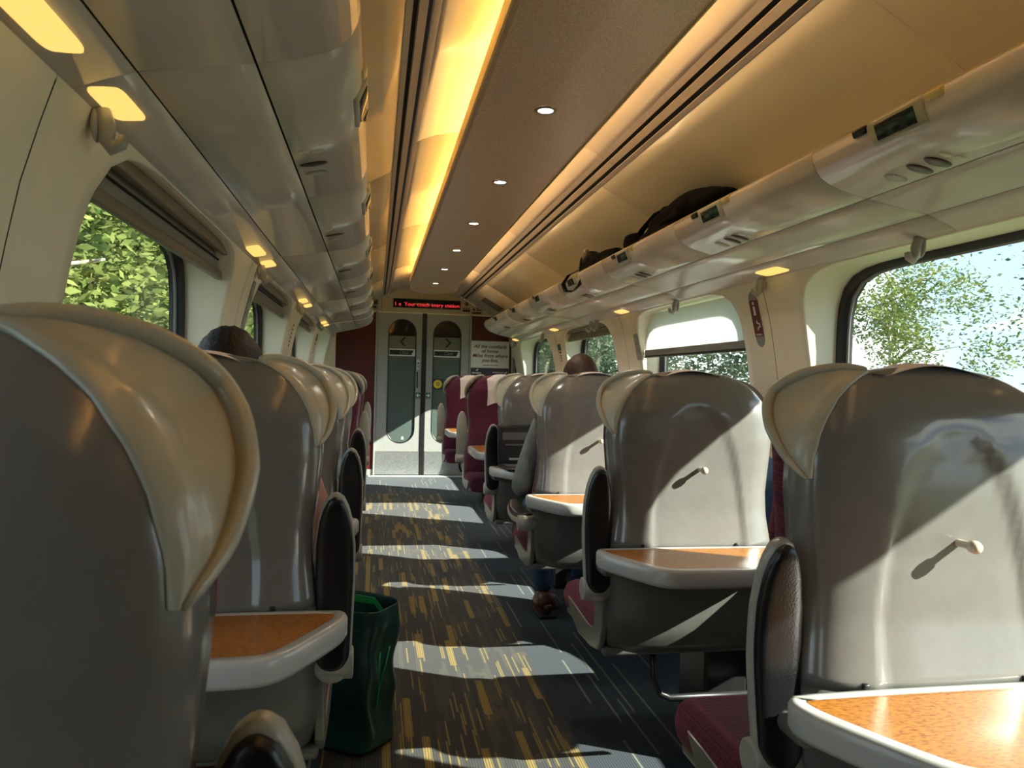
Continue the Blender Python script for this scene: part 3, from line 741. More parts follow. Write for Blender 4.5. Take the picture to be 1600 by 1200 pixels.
# poster
t = thing_on_wall('poster', 'white framed poster with dark red italic slogan on the end wall', 'poster', (1.362, YE - .008, 1.44))
rbox('poster_frame', -.24, .24, -.004, .006, -.245, .20, .002, M_DOOR, t)
rbox('poster_sheet', -.232, .232, -.0055, 0, -.128, .195, .0005, M_WHITE, t, 1)
rbox('poster_footer', -.232, .03, -.0055, 0, -.238, -.130, .0005, M_CHAR, t, 1); rbox('poster_footer', .03, .232, -.0055, 0, -.238, -.130, .0005, M_BURG, t, 1)
for k, s in enumerate(('All the comforts', 'of home.', 'Miles from where', 'you live.')):
    obj('poster_text', text_me('poster_text', s, .060, M_PRINTRED, True, .0012), t, (0, -.0065, .112 - .056 * k), (pi / 2, 0, 0))
for x0, x1 in ((-.085, -.055), (-.050, -.030), (-.025, .0), (.005, .02), (.025, .095)): rbox('small_print', x0, x1, -.0065, -.005, -.099, -.092, .0003, M_PRINTBLK, t, 1)
obj('poster_text', text_me('poster_text', 'crosscountry', .028, M_WHITE, True, .0005), t, (.105, -.0065, -.188), (pi / 2, 0, 0))
obj('poster_logo', prism_me('poster_logo', [(.182, -.190), (.198, -.175), (.215, -.165), (.205, -.178), (.222, -.184), (.202, -.188), (.192, -.200)], -.0068, -.0055, M_WHITE, 'y'), t)
obj('poster_logo', prism_me('poster_logo', [(-.18, -.165), (-.150, -.145), (-.135, -.146), (-.152, -.166)], -.0068, -.0055, M_WHITE, 'y'), t)
for x0, x1 in ((-.215, -.175), (-.168, -.13), (-.122, -.105)): rbox('small_print', x0, x1, -.0065, -.005, -.200, -.186, .0003, M_WHITE, t, 1)
# green notice and emergency hammer box right of the poster
t = thing_on_wall('emergency_notice', 'dark green emergency exit notice above the hammer box', 'sign', (1.70, YE - .008, 1.53))
rbox('notice_plate', -.045, .045, -.004, .006, -.055, .05, .003, M_SIGNGREEN, t)
for k in range(4): rbox('notice_line', -.035, .035, -.0055, -.003, .028 - .022 * k, .034 - .022 * k, .0005, M_SIGNGREY, t, 1)
t = thing_on_wall('hammer_box', 'cream framed case holding a dark emergency hammer on the end wall', 'hammer box', (1.685, YE - .008, 1.34))
rbox('case_frame', -.058, .058, -.014, .008, -.115, .115, .004, M_WING, t); rbox('case_back', -.044, .044, -.0155, 0, -.098, .098, .001, M_SIGNGREY, t)
rbox('hammer_handle', -.014, .004, -.026, -.014, -.085, .04, .004, M_BURG, t); rbox('hammer_head', -.032, .03, -.028, -.014, .035, .078, .006, M_BURG, t)
for k in range(3): rbox('case_bar', .012, .036, -.018, -.014, -.06 + .035 * k, -.045 + .035 * k, .002, M_WHITE, t)
# ventilation grille above the right rack at the end
t = empty('vent_grille', (C + .70, 8.30, 2.008)); tag(t, 'slatted ventilation grille in the ceiling above the far right rack', 'vent')
t.rotation_euler = (0, radians(29), 0)
rbox('vent_frame', -.14, .14, -.20, .20, -.008, .004, .003, M_CEIL, t); rbox('vent_back', -.125, .125, -.185, .185, -.0095, -.006, .0005, M_GAP, t, 1)
for k in range(14): rbox('vent_slat', -.122 + .0182 * k, -.116 + .0182 * k, -.184, .184, -.013, -.008, .001, M_HEADER, t, 1)

# ------------------------------------------------------------------ coat hooks and wall signs
def hook(side, y, label):
    t = empty('coat_hook', (C + side * 1.052, y, 1.612)); tag(t, label, 'coat hook', 'coat hooks under the luggage racks')
    pts = [(-side * .0, 0, .006), (-side * .012, 0, .0), (-side * .020, 0, -.022), (-side * .020, 0, -.045), (-side * .030, 0, -.060), (-side * .045, 0, -.052), (-side * .050, 0, -.036)]
    v, f = tube_vf(pts, [.016, .017, .016, .014, .013, .011, .008], 10); mobj('hook_arm', v, f, M_HOOK, t)
    v, f = ell_vf(.008, .022, .034, 14, 10, (-side * .004, 0, -.018)); mobj('hook_plate', v, f, M_HOOK, t)
RNG = [(2.02, 'grey coat hook over the nearest right window, its dark frame behind'), (2.96, 'grey coat hook on the right pillar above the red information sign'), (3.88, 'grey coat hook over the half lowered white blind'),
       (5.52, 'farther of the pair of coat hooks over the third right window'), (5.38, 'nearer of the pair of coat hooks over the third right window'), (7.22, 'coat hook over the farthest right window'), (8.72, 'coat hook by the green notice in the right end corner')]
for y, l in RNG: hook(1, y, l)
for y, l in [(1.44, 'large grey coat hook by the nearest left window blind'), (3.32, 'coat hook between the first and second left windows'), (4.92, 'coat hook between the second and third left windows'), (6.60, 'farthest coat hook on the left wall')]: hook(-1, y, l)

def wall_sign(side, y, z, h, w, label, build):
    z0, z1 = z - .1, z + .1
    sl = (interp(WALLP, z1) - interp(WALLP, z0)) / .2           # dw/dz
    t = empty('wall_sign', (C + side * (interp(WALLP, z) - .003), y, z)); tag(t, label, 'sign')
    t.rotation_euler = (0, side * math.atan(sl), 0)
    build(t, side, h, w)
def sign_pill(t, s, h, w):
    def pill(hh, ww, n=10): return [(ww * cos(pi * i / n), hh - ww + ww * sin(pi * i / n)) for i in range(n + 1)] + [(ww * cos(pi + pi * i / n), -hh + ww + ww * sin(pi + pi * i / n)) for i in range(n + 1)]
    obj('sign_plate', prism_me('sign_plate', pill(h, w), min(0, -s * .003), max(0, -s * .003), M_SIGNGREY, 'x'), t)
    q = lambda nm, y0, y1, z0, z1, m, k: rbox(nm, min(-s * .002, -s * k), max(-s * .002, -s * k), y0, y1, z0, z1, .0003, m, t, 1)
    q('sign_field', -w * .98, w * .98, -h * .62, h * .68, M_SIGNRED, .0042)
    q('sign_letter_i', -.008, .008, h * .14, h * .46, M_WHITE, .0052); q('sign_letter_dot', -.007, .007, h * .52, h * .62, M_WHITE, .0052)
    a = -s * .0052
    pts = [(-s * -.024 * 1, -h * .22), (0, -h * .02), (.0, -h * .14), (.026, -h * .14), (.026, -h * .30), (0, -h * .30), (0, -h * .42)]
    obj('sign_arrow', prism_me('sign_arrow', [(-x, z) for x, z in pts], min(a, -s * .002), max(a, -s * .002), M_WHITE, 'x'), t)
    q('sign_bar', -w * .7, w * .7, -h * .58, -h * .52, M_WING, .0052)
wall_sign(1, 3.09, 1.46, .125, .036, 'oblong grey and red information sign with arrow on right pillar', sign_pill)
def sign_grey(t, s, h, w):
    q = lambda nm, y0, y1, z0, z1, m, k: rbox(nm, min(0, -s * k), max(0, -s * k), y0, y1, z0, z1, .0003, m, t, 1)
    q('sign_plate', -w, w, -h, h, M_SIGNGREY, .003)
    for z in (.55, .0, -.55):
        q('sign_mark', -w * .6, -w * .1, (z - .18) * h, (z + .18) * h, M_HOOK, .004); q('sign_mark', w * .1, w * .55, (z - .14) * h, (z + .2) * h, M_HOOK, .004)
wall_sign(1, 4.66, 1.40, .085, .040, 'small grey notice with pale symbols on pillar beside the white blind', sign_grey)
wall_sign(-1, 3.36, 1.45, .11, .034, 'tall grey notice on pillar beside the second left window', sign_grey)
def sign_strip(t, s, h, w):
    q = lambda nm, y0, y1, z0, z1, m, k: rbox(nm, min(0, -s * k), max(0, -s * k), y0, y1, z0, z1, .0003, m, t, 1)
    q('sign_plate', -w, w, h * .35, h, M_SIGNGREEN, .003); q('sign_mark', -w * .5, w * .5, h * .05, h * .22, M_PRINTBLK, .003)
    for z in (-.2, -.45, -.7): q('sign_mark', -w * .4, w * .4, h * (z - .07), h * (z + .07), M_SIGNGREY, .003)
wall_sign(1, 6.72, 1.42, .09, .045, 'green and white strip notice on the far right pillar', sign_strip)
wall_sign(-1, 6.98, 1.44, .10, .040, 'green and black strip notice on the far left pillar', sign_strip)
wall_sign(-1, 5.08, 1.42, .09, .026, 'narrow strip notice between the second and third left windows', lambda t, s, h, w: [rbox('sign_mark', min(0, -s * .003), max(0, -s * .003), -w * .4, w * .4, h * (.7 - .3 * k), h * (.82 - .3 * k), .0003, M_SIGNRED, t, 1) for k in range(6)])
wall_sign(-1, 1.085, 1.505, .022, .035, 'green notice cut off by the left picture edge', lambda t, s, h, w: rbox('sign_plate', 0, .003, -w, w, -h, h, .0003, M_SIGNGREEN, t, 1))

# ------------------------------------------------------------------ seats (local: faces +Y, origin on the floor under the back shell)
HWP = [(.40, .235), (.46, .258), (.55, .262), (.66, .256), (.72, .246), (.78, .237), (.85, .234), (.92, .242), (1.0, .2495), (1.05, .2475), (1.09, .237), (1.12, .222), (1.15, .199), (1.17, .175), (1.185, .148), (1.196, .116), (1.203, .080), (1.207, .040), (1.208, .004)]
BY = [(.40, .05), (.46, .012), (.55, .0), (.64, -.004), (.70, -.004), (.75, .006), (.80, .016), (.90, .022), (1.0, .020), (1.08, .024), (1.13, .036), (1.17, .056), (1.195, .078), (1.208, .10)]
YF = .115
TOPZ = 1.202
HWP = [(z if z < 1.0 else 1.0 + (z - 1.0) * (TOPZ - 1) / .208, w) for z, w in HWP]; BY = [(z if z < 1.0 else 1.0 + (z - 1.0) * (TOPZ - 1) / .208, w) for z, w in BY]
ZS = [.40, .42, .44, .47, .51, .56, .61, .65, .68, .70, .72, .74, .76] + [.78 + .0145 * k for k in range(23)] + [1.112, 1.125, 1.137, 1.148, 1.158, 1.167, 1.175, 1.182, 1.188, 1.193, 1.197, 1.2005, 1.2035, 1.206, 1.2075, 1.208]
ZS = [z if z < 1.0 else 1.0 + (z - 1.0) * (TOPZ - 1) / .208 for z in ZS]
CACHE = {}
def cached(key, fn):
    if key not in CACHE: CACHE[key] = fn()
    return CACHE[key]
def archf(x, z):
    if z < .70 or z > 1.10: return 0.
    hw = .142 * sqrt(max(0., 1 - ((z - .72) / .385) ** 2)) if z > .72 else .142
    return sstep(.0, .012, hw - abs(x))
def me_shell(lo=.69, hi=2., nm='back_shell', mt=None):
    nu = 64; vs = []; fs = []
    zs = [z for z in ZS if lo <= z <= hi]
    for z in zs:
        hw = interp(HWP, z); b = interp(BY, z); d = YF - b
        for i in range(nu + 1):
            t = -pi / 2 + pi * i / nu
            sx = sin(t); cx = cos(t)
            x = hw * (1 if sx > 0 else -1) * abs(sx) ** .62; y = YF - d * abs(cx) ** .50
            y += .007 * archf(x, z)
            vs.append((x, y, z))
    n = nu + 1
    fs = [(j * n + i, j * n + i + 1, (j + 1) * n + i + 1, (j + 1) * n + i) for j in range(len(zs) - 1) for i in range(nu)]
    # close the front and the bottom
    fs += [(j * n + nu, j * n, (j + 1) * n, (j + 1) * n + nu) for j in range(len(zs) - 1)]
    fs.append(tuple(range(n))[::-1]); fs.append(tuple((len(zs) - 1) * n + i for i in range(n)))
    return mesh_from(nm, vs, fs, mt or M_SHELL)
def me_back():
    nu = 32; vs = []; zs = [z for z in ZS if z > .43]
    for z in zs:
        hw = max(.003, interp(HWP, z) - .004); 
        fwd = interp(FWD, z)
        for i in range(nu + 1):
            t = -pi / 2 + pi * i / nu; sx, cx = sin(t), cos(t)
            vs.append((hw * (1 if sx > 0 else -1) * abs(sx) ** .6, YF + fwd * abs(cx) ** .45, z))
    n = nu + 1
    fs = [(j * n + i + 1, j * n + i, (j + 1) * n + i, (j + 1) * n + i + 1) for j in range(len(zs) - 1) for i in range(nu)]
    fs += [(j * n, j * n + nu, (j + 1) * n + nu, (j + 1) * n) for j in range(len(zs) - 1)]
    return mesh_from('backrest', vs, fs, M_FAB)
def ear_grid(s, K=12):
    """rows from the lower tip to the top; each row runs from the seam on the shell's rear corner round to the free rim"""
    T = [i / 34 for i in range(35)]; rows = []
    for t in T:
        z = 1.020 + (1.186 - 1.020) * (1 - (1 - t) ** 1.7)
        hw = interp(HWP, z); d = YF - interp(BY, z); b = max(.02, sin(pi * min(1, t * 1.01)) ** .85)
        th0 = math.asin((.94 - .03 * t) ** (1 / .62)); th1 = th0 + (pi / 2 - th0) * b
        row = []
        for k in range(K + 1):
            u = k / K; th = th0 + (th1 - th0) * min(1, u / .5)
            x = hw * sin(th) ** .62; y = YF - d * max(0., cos(th)) ** .5
            o = .003 + .004 * min(1, u * 4)
            up = t ** 2
            p = Vector((x + o * (1 - .5 * up), y - o * .6 * (1 - min(1, u)), z + o * up))
            if u > .5:
                w = (u - .5) / .5; a_ = t * 1.2
                p += Vector((.030 * b * w ** 1.5 * cos(a_), .060 * b * w, .028 * b * w ** 1.5 * sin(a_)))
            row.append(Vector((s * p.x, p.y, p.z)))
        rows.append(row)
    return T, rows
def me_ear(s):
    T, rows = ear_grid(s); K = len(rows[0]); vs = []
    for t, row in zip(T, rows):
        vs += row; vs += [p + Vector((-s * .007, .006, -.003)) for p in reversed(row)]
    m = 2 * K; fs = [(j * m + i, j * m + (i + 1) % m, (j + 1) * m + (i + 1) % m, (j + 1) * m + i) for j in range(len(T) - 1) for i in range(m)]
    me = mesh_from('headrest_wing', vs, fs, M_WING)
    bm = bmesh.new(); bm.from_mesh(me); bmesh.ops.recalc_face_normals(bm, faces=bm.faces[:]); bm.to_mesh(me); bm.free(); return me
def me_earrim(s):
    T, rows = ear_grid(s)
    v, f = tube_vf([r[-1] for r in rows], [.003 + .0065 * max(0, sin(pi * t)) ** .5 for t in T], 10); return mesh_from('wing_rim', v, f, M_WING)
def me_sidepanel(s):
    ol = [(.085, .60), (.055, .585), (.055, .47), (.065, .425), (.09, .395), (.16, .382), (.30, .378), (.385, .405), (.43, .455), (.36, .452), (.19, .44), (.135, .445), (.115, .59)]
    return prism_me('side_panel', ol, s * .248, s * .266, M_SIDE, 'x', .004)
def table_outline(k):
    """k = inset"""
    pts = [(-.28, .0), (.28, .0), (.308, -.018), (.312, -.050), (.295, -.095), (.225, -.220), (.19, -.258), (.14, -.272), (-.14, -.272), (-.19, -.258), (-.225, -.220), (-.295, -.095), (-.312, -.050), (-.308, -.018)]
    pts = [(x * .913, y) for x, y in pts]
    # smooth twice (chaikin)
    for _ in range(2):
        q = []
        for a, b in zip(pts, pts[1:] + pts[:1]): q += [(a[0] * .75 + b[0] * .25, a[1] * .75 + b[1] * .25), (a[0] * .25 + b[0] * .75, a[1] * .25 + b[1] * .75)]
        pts = q
    c = (0, -.14)
    out = []
    n = len(pts)
    for i in range(n):
        p, a, b = Vector(pts[i]), Vector(pts[i - 1]), Vector(pts[(i + 1) % n]); t = (b - a).normalized(); nn = Vector((t.y, -t.x))
        if nn.dot(Vector((p.x - c[0], p.y - c[1]))) < 0: nn = -nn
        out.append((p.x - nn.x * k, p.y - nn.y * k))
    return out
def me_table():
    bm = bmesh.new(); rings = []
    for k, z in ((.030, -.050), (.006, -.046), (.0, -.036), (.0, -.008), (.004, -.001), (.010, .0), (.024, .0), (.0255, -.002)):
        rings.append([bm.verts.new((x, y, z)) for x, y in table_outline(k)])
    n = len(rings[0])
    for a, b in zip(rings, rings[1:]):
        for i in range(n): bm.faces.new((a[i], a[(i + 1) % n], b[(i + 1) % n], b[i]))
    bm.faces.new(rings[0]); bm.faces.new(rings[-1]); bmesh.ops.recalc_face_normals(bm, faces=bm.faces[:])
    me = bpy.data.meshes.new('table_tray'); bm.to_mesh(me); bm.free(); me.materials.append(M_RIM); me.polygons.foreach_set('use_smooth', [True] * len(me.polygons)); return me
ARMP = [(-.035, .034), (.0, .037), (.06, .038), (.16, .041), (.24, .040), (.29, .034), (.32, .026), (.34, .016), (.348, .006), (.349, .001)]
def arm_loft(name, wscale, y0, y1, z0, z1, m, ez=.5, ey=.5):
    zs = [z0 + (z1 - z0) * (1 - cos(pi * k / 40)) / 2 for k in range(41)]; n = 24; vs = []
    for z in zs:
        hw = interp(ARMP, -.035 + (z - z0) / (z1 - z0) * .384) * wscale
        if z < z0 + .03: hw *= sqrt(max(.02, 1 - ((z0 + .03 - z) / .03) ** 2)) if ez else 1
        dd = (y1 - y0) / 2 * min(1, (hw / .02) ** .5); yc = (y0 + y1) / 2
        lean = .02 * sin(pi * max(0, min(1, z / .35)))
        for i in range(n):
            t = 2 * pi * i / n; c, s_ = cos(t), sin(t)
            vs.append((hw * (1 if c > 0 else -1) * abs(c) ** .6, yc + lean + dd * (1 if s_ > 0 else -1) * abs(s_) ** .6, z))
    fs = [(j * n + i, j * n + (i + 1) % n, (j + 1) * n + (i + 1) % n, (j + 1) * n + i) for j in range(len(zs) - 1) for i in range(n)]
    fs += [tuple(range(n))[::-1], tuple((len(zs) - 1) * n + i for i in range(n))]
    return mesh_from(name, vs, fs, m)
def me_lathe_x(name, prof, m, n=16):
    vs = [(x, r * cos(2 * pi * i / n), r * sin(2 * pi * i / n)) for x, r in prof for i in range(n)]
    fs = [(j * n + i, j * n + (i + 1) % n, (j + 1) * n + (i + 1) % n, (j + 1) * n + i) for j in range(len(prof) - 1) for i in range(n)]
    fs += [tuple(range(n))[::-1], tuple((len(prof) - 1) * n + i for i in range(n))]
    return mesh_from(name, vs, fs, m)
def me_lathe_y(name, prof, m, n=14):
    vs = [(r * cos(2 * pi * i / n), y, r * sin(2 * pi * i / n)) for y, r in prof for i in range(n)]
    fs = [(j * n + i, j * n + (i + 1) % n, (j + 1) * n + (i + 1) % n, (j + 1) * n + i) for j in range(len(prof) - 1) for i in range(n)]
    fs += [tuple(range(n))[::-1], tuple((len(prof) - 1) * n + i for i in range(n))]
    return mesh_from(name, vs, fs, m)
FWD = [(.43, .10), (.55, .115), (.75, .105), (.95, .085), (1.09, .095), (1.16, .075), (1.19, .045), (TOPZ, .015)]
def me_cover():
    def fn(u, v):
        x = -.115 + .23 * u
        zt = TOPZ + .006 - .03 * (x / .115) ** 2
        pk = max(0, abs(2 * u - 1) - .8) / .2
        if v < .18:
            k = v / .18; return (x, .075 + .06 * k, zt + .016 * pk * (1 - k) - .006 * (1 - k) ** 2)
        k = (v - .18) / .82; z = zt - .205 * k
        y = YF + interp(FWD, z) * .99 + .010 if k > .05 else .135 + (YF + interp(FWD, z) + .010 - .135) * (k / .05)
        return (x + .003 * sin(9 * u + 3 * k), y + .003 * sin(30 * u + 7 * k) * k, z)
    v, f = grid(24, 34, fn); return mesh_from('headrest_cover', v, f, M_CLOTH)
def seat(x, y, flip, s, label, table=True, arm='up', ear=True, cover=True, group=None, arm_y=.072):
    """s = aisle side in the seat's own x (+1 / -1)"""
    t = empty('train_seat', (x, y, 0), pi if flip else 0); tag(t, label, 'seat', group)
    obj('back_shell', cached('shell', me_shell), t)
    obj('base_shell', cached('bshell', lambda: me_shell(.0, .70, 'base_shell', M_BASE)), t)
    obj('backrest', cached('back', me_back), t)
    obj('seat_cushion', cached('cush', lambda: rbox_me('seat_cushion', -.262, .262, .13, .535, .385, .492, .045, M_FAB, 4)), t)
    obj('seat_pan', cached('pan', lambda: rbox_me('seat_pan', -.255, .255, .06, .48, .385, .410, .008, M_BASE, 2)), t)
    for k in (-1, 1): obj('side_panel', cached(('sp', k), lambda: me_sidepanel(k)), t)
    obj('pedestal', cached(('ped', s), lambda: rbox_me('pedestal', min(-s * .10, -s * .24), max(-s * .10, -s * .24),   .16, .36, 0, .39, .01, M_BLACK, 1)), t)
    pts = [(s * .09, .11, .395), (s * .09, .10, .31), (s * .075, .075, .265), (s * .05, .07, .256), (-s * .22, .07, .256)]
    obj('foot_bar', cached(('bar', s), lambda: mesh_from('foot_bar', *tube_vf(pts, .011, 8), M_BLACK)), t)
    if ear:
        e = obj('headrest_wing', cached(('ear', s), lambda: me_ear(s)), t); obj('wing_rim', cached(('rim', s), lambda: me_earrim(s)), e)
    if cover:
        c = obj('headrest_cover', cached('cover', me_cover), t)
        obj('logo_patch', cached('logo', lambda: rbox_me('logo_patch', -.035, .035, .218, .2255, 1.065, 1.087, .0005, M_CHAR, 1)), c)
    if arm:
        a = empty('armrest', (s * .279, arm_y, .578), 0, t)
        if arm == 'down': a.rotation_euler = (radians(-88), 0, 0)
        obj('armrest_body', cached('armb', lambda: arm_loft('armrest_body', 1.02, -.026, .006, -.035, .349, M_ARM)), a)
        obj('armrest_pad', cached('armp', lambda: arm_loft('armrest_pad', .93, -.040, -.008, -.006, .341, M_PAD)), a)
        obj('armrest_pivot', cached('pivot', lambda: me_lathe_x('armrest_pivot', [(-.042, .026), (-.040, .032), (.040, .032), (.042, .026)], M_ARM)), a)
    if table:
        tb = empty('tray_table', (s * .027, .008, .708), 0, t)
        obj('table_tray', cached('tray', me_table), tb)
        obj('wood_top', cached('wood', lambda: prism_me('wood_top', table_outline(.026), -.006, -.0005, M_WOOD, 'z')), tb)
        for k in (-1, 1):
            obj('table_hinge', cached(('hinge', k), lambda: rbox_me('table_hinge', k * .14 - .005, k * .14 + .005, -.006, .02, -.002, .007, .002, M_BLACK, 2)), tb)
        obj('under_bracket', cached('brk', lambda: rbox_me('under_bracket', -.262, .262, -.030, .06, -.075, -.045, .012, M_BASE, 2)), tb)
        obj('table_latch', cached('latch', lambda: me_lathe_y('table_latch', [(.03, .006), (.0, .006), (-.022, .006), (-.023, .0095), (-.031, .0105), (-.037, .008), (-.039, .003)], M_PEG)), t, (.005, .024, .922))
    return t
AX, WX, LX = .908, 1.447, -.352
RY = [1.02, 1.99, 2.97, 3.95]
LY = [.42, 1.50, 2.48, 3.46]
g_r = 'airline seats on the right of the aisle'; g_l = 'single seats on the left of the aisle'
seat(AX, RY[0], False, -1, 'nearest right aisle seat, grey shell with wood table at the bottom right corner', group=g_r)
seat(AX, RY[1], False, -1, 'right aisle seat second from the camera, sunlit grey shell with peg and wood table', group=g_r)
seat(AX, RY[2], False, -1, 'right aisle seat holding the brown haired passenger, its armrest lowered', arm='down', group=g_r)
seat(AX, RY[3], False, -1, 'right aisle seat whose folded table carries the laptop', group=g_r)
seat(WX, RY[0], False, 1, 'nearest right window seat, mostly beyond the right picture edge', ear=False, arm=None, group=g_r)
seat(WX, RY[1], False, 1, 'right window seat hidden behind the nearest aisle seat, blue jacket on it', ear=False, arm=None, group=g_r)
seat(WX, RY[2], False, 1, 'right window seat beside the brown haired passenger', ear=False, arm=None, group=g_r)
seat(WX, RY[3], False, 1, 'right window seat in the fourth row, next to the laptop seat', ear=False, arm=None, group=g_r)
seat(AX + .01, 5.66, True, 1, 'burgundy aisle seat facing the camera behind the first right bay table', table=False, group=g_r)
seat(WX, 5.66, True, -1, 'burgundy window seat facing the camera behind the first right bay table', table=False, ear=False, arm=None, group=g_r)
seat(AX + .01, 7.46, True, 1, 'farthest burgundy aisle seat on the right, facing the camera', table=False, group=g_r)
seat(WX, 7.46, True, -1, 'farthest burgundy window seat on the right, facing the camera', table=False, ear=False, arm=None, group=g_r)
seat(LX, LY[0], False, 1, 'nearest left seat, huge dark grey shell with cream wing at the left edge', group=g_l, arm_y=.13)
seat(LX, LY[1], False, 1, 'left seat second from the camera, dark haired passenger in front of its shell', group=g_l)
seat(LX, LY[2], False, 1, 'left seat third from the camera', group=g_l)
seat(LX, LY[3], False, 1, 'left seat fourth from the camera, last of those facing away', group=g_l)
seat(LX, 5.45, True, -1, 'left seat facing the camera, nearest of the burgundy fronted ones', table=False, group=g_l)
seat(LX, 5.56, False, 1, 'left seat standing back to back with the nearest camera-facing one', table=False, arm=None, cover=False, group=g_l)
seat(LX, 7.42, True, -1, 'farthest left seat, facing the camera by the red end wall', table=False, group=g_l)

def bay_table(y0, y1, label):
    t = empty('bay_table', ((.64 + 1.62) / 2, (y0 + y1) / 2, 0)); tag(t, label, 'table')
    a, b, r = .49, (y1 - y0) / 2, .10
    def ol(k):
        pts = []
        for cx, cy, a0 in ((a - r, b - r, 0), (-a + r, b - r, pi / 2), (-a + r, -b + r, pi), (a - r, -b + r, 1.5 * pi)):
            for i in range(7): pts.append((cx + (r - k) * cos(a0 + pi / 2 * i / 6), cy + (r - k) * sin(a0 + pi / 2 * i / 6)))
        return pts
    obj('table_rim', prism_me('table_rim', ol(0), .650, .700, M_RIM, 'z', .010, 3, True), t)
    obj('wood_top', prism_me('wood_top', ol(.028), .690, .7008, M_WOOD, 'z'), t)
    rbox('table_leg', -.12, -.06, -.05, .05, 0, .66, .012, M_BASE, t)
bay_table(4.74, 5.30, 'wood bay table with grey rim before the first camera-facing right seats')
bay_table(6.55, 7.10, 'wood bay table with grey rim before the farthest right seats')

# ------------------------------------------------------------------ people
def skin(name, pts, edges, m, parent, lv=2):
    me = bpy.data.meshes.new(name); me.from_pydata([p[:3] for p in pts], edges, []); me.materials.append(m)
    o = obj(name, me, parent)
    sk = o.modifiers.new('skin', 'SKIN'); sk.use_smooth_shade = True
    for i, p in enumerate(pts):
        d = me.skin_vertices[0].data[i]; r = p[3]; d.radius = (r, p[4] if len(p) > 4 else r); d.use_root = (i == 0)
    sb = o.modifiers.new('sub', 'SUBSURF'); sb.levels = lv; sb.render_levels = lv
    return o
def hand(parent, w, fwd, side, m):
    """wrist w, direction fwd (unit), five bent fingers; built as one skinned palm with finger chains"""
    w = Vector(w); f = Vector(fwd).normalized(); u = Vector((0, 0, 1)); r = f.cross(u).normalized(); pts = []; ed = []
    pts.append((*w, .024)); pts.append((*(w + f * .05), .026)); ed.append((0, 1)); pts.append((*(w + f * .085), .022)); ed.append((1, 2))
    palm = skin('hand', pts, ed, m, parent, 1)
    for k, (off, ln) in enumerate(((-.028, .062), (-.010, .074), (.009, .070), (.026, .056))):
        b = w + f * .088 + r * off
        p = [(*b, .009), (*(b + f * ln * .45 + u * .004), .0088), (*(b + f * ln * .8 - u * .012), .008), (*(b + f * ln - u * .026), .007)]
        skin('finger', p, [(0, 1), (1, 2), (2, 3)], m, palm, 1)
    b = w + f * .03 + r * side * .026
    skin('thumb', [(*b, .011), (*(b + f * .03 + r * side * .022), .010), (*(b + f * .058 + r * side * .026 - u * .01), .008)], [(0, 1), (1, 2)], m, palm, 1)
def head(parent, c, m_hair, length):
    """head at c facing +Y with face, ears and hair cap"""
    def fn(p):
        s = 1.
        if p.z < -.2: s *= 1 - .28 * (-p.z - .2)
        return s
    def nose(p): return fn(p) + .16 * max(0, 1 - ((p.x / .14) ** 2 + ((p.z + .12) / .2) ** 2)) * (1 if p.y > 0 else 0)
    v, f = ell_vf(.076, .096, .115, 32, 24, c, nose); h = mobj('head', v, f, M_SKIN, parent)
    for s in (-1, 1):
        v, f = ell_vf(.010, .022, .032, 12, 8, (c[0] + s * .077, c[1] + .002, c[2] - .012)); mobj('ear', v, f, M_SKIN, h)
        v, f = ell_vf(.012, .006, .007, 10, 8, (c[0] + s * .030, c[1] + .089, c[2] + .006)); mobj('eye', v, f, M_WHITE, h)
    v, f = ell_vf(.024, .006, .006, 12, 8, (c[0], c[1] + .086, c[2] - .062)); mobj('mouth', v, f, M_PINK, h)
    # hair: cap that covers crown, sides and back, stops short of the face
    def hf(p):
        s = 1.10 + .012 * sin(23 * p.x + 5 * p.z) + .01 * sin(31 * p.y)
        if p.y > .45 and p.z < .45: s *= .86
        if p.z < length: s *= .84
        return s
    v, f = ell_vf(.076, .096, .115, 36, 26, (c[0], c[1] - .004, c[2] + .004), hf); mobj('hair', v, f, m_hair, parent)
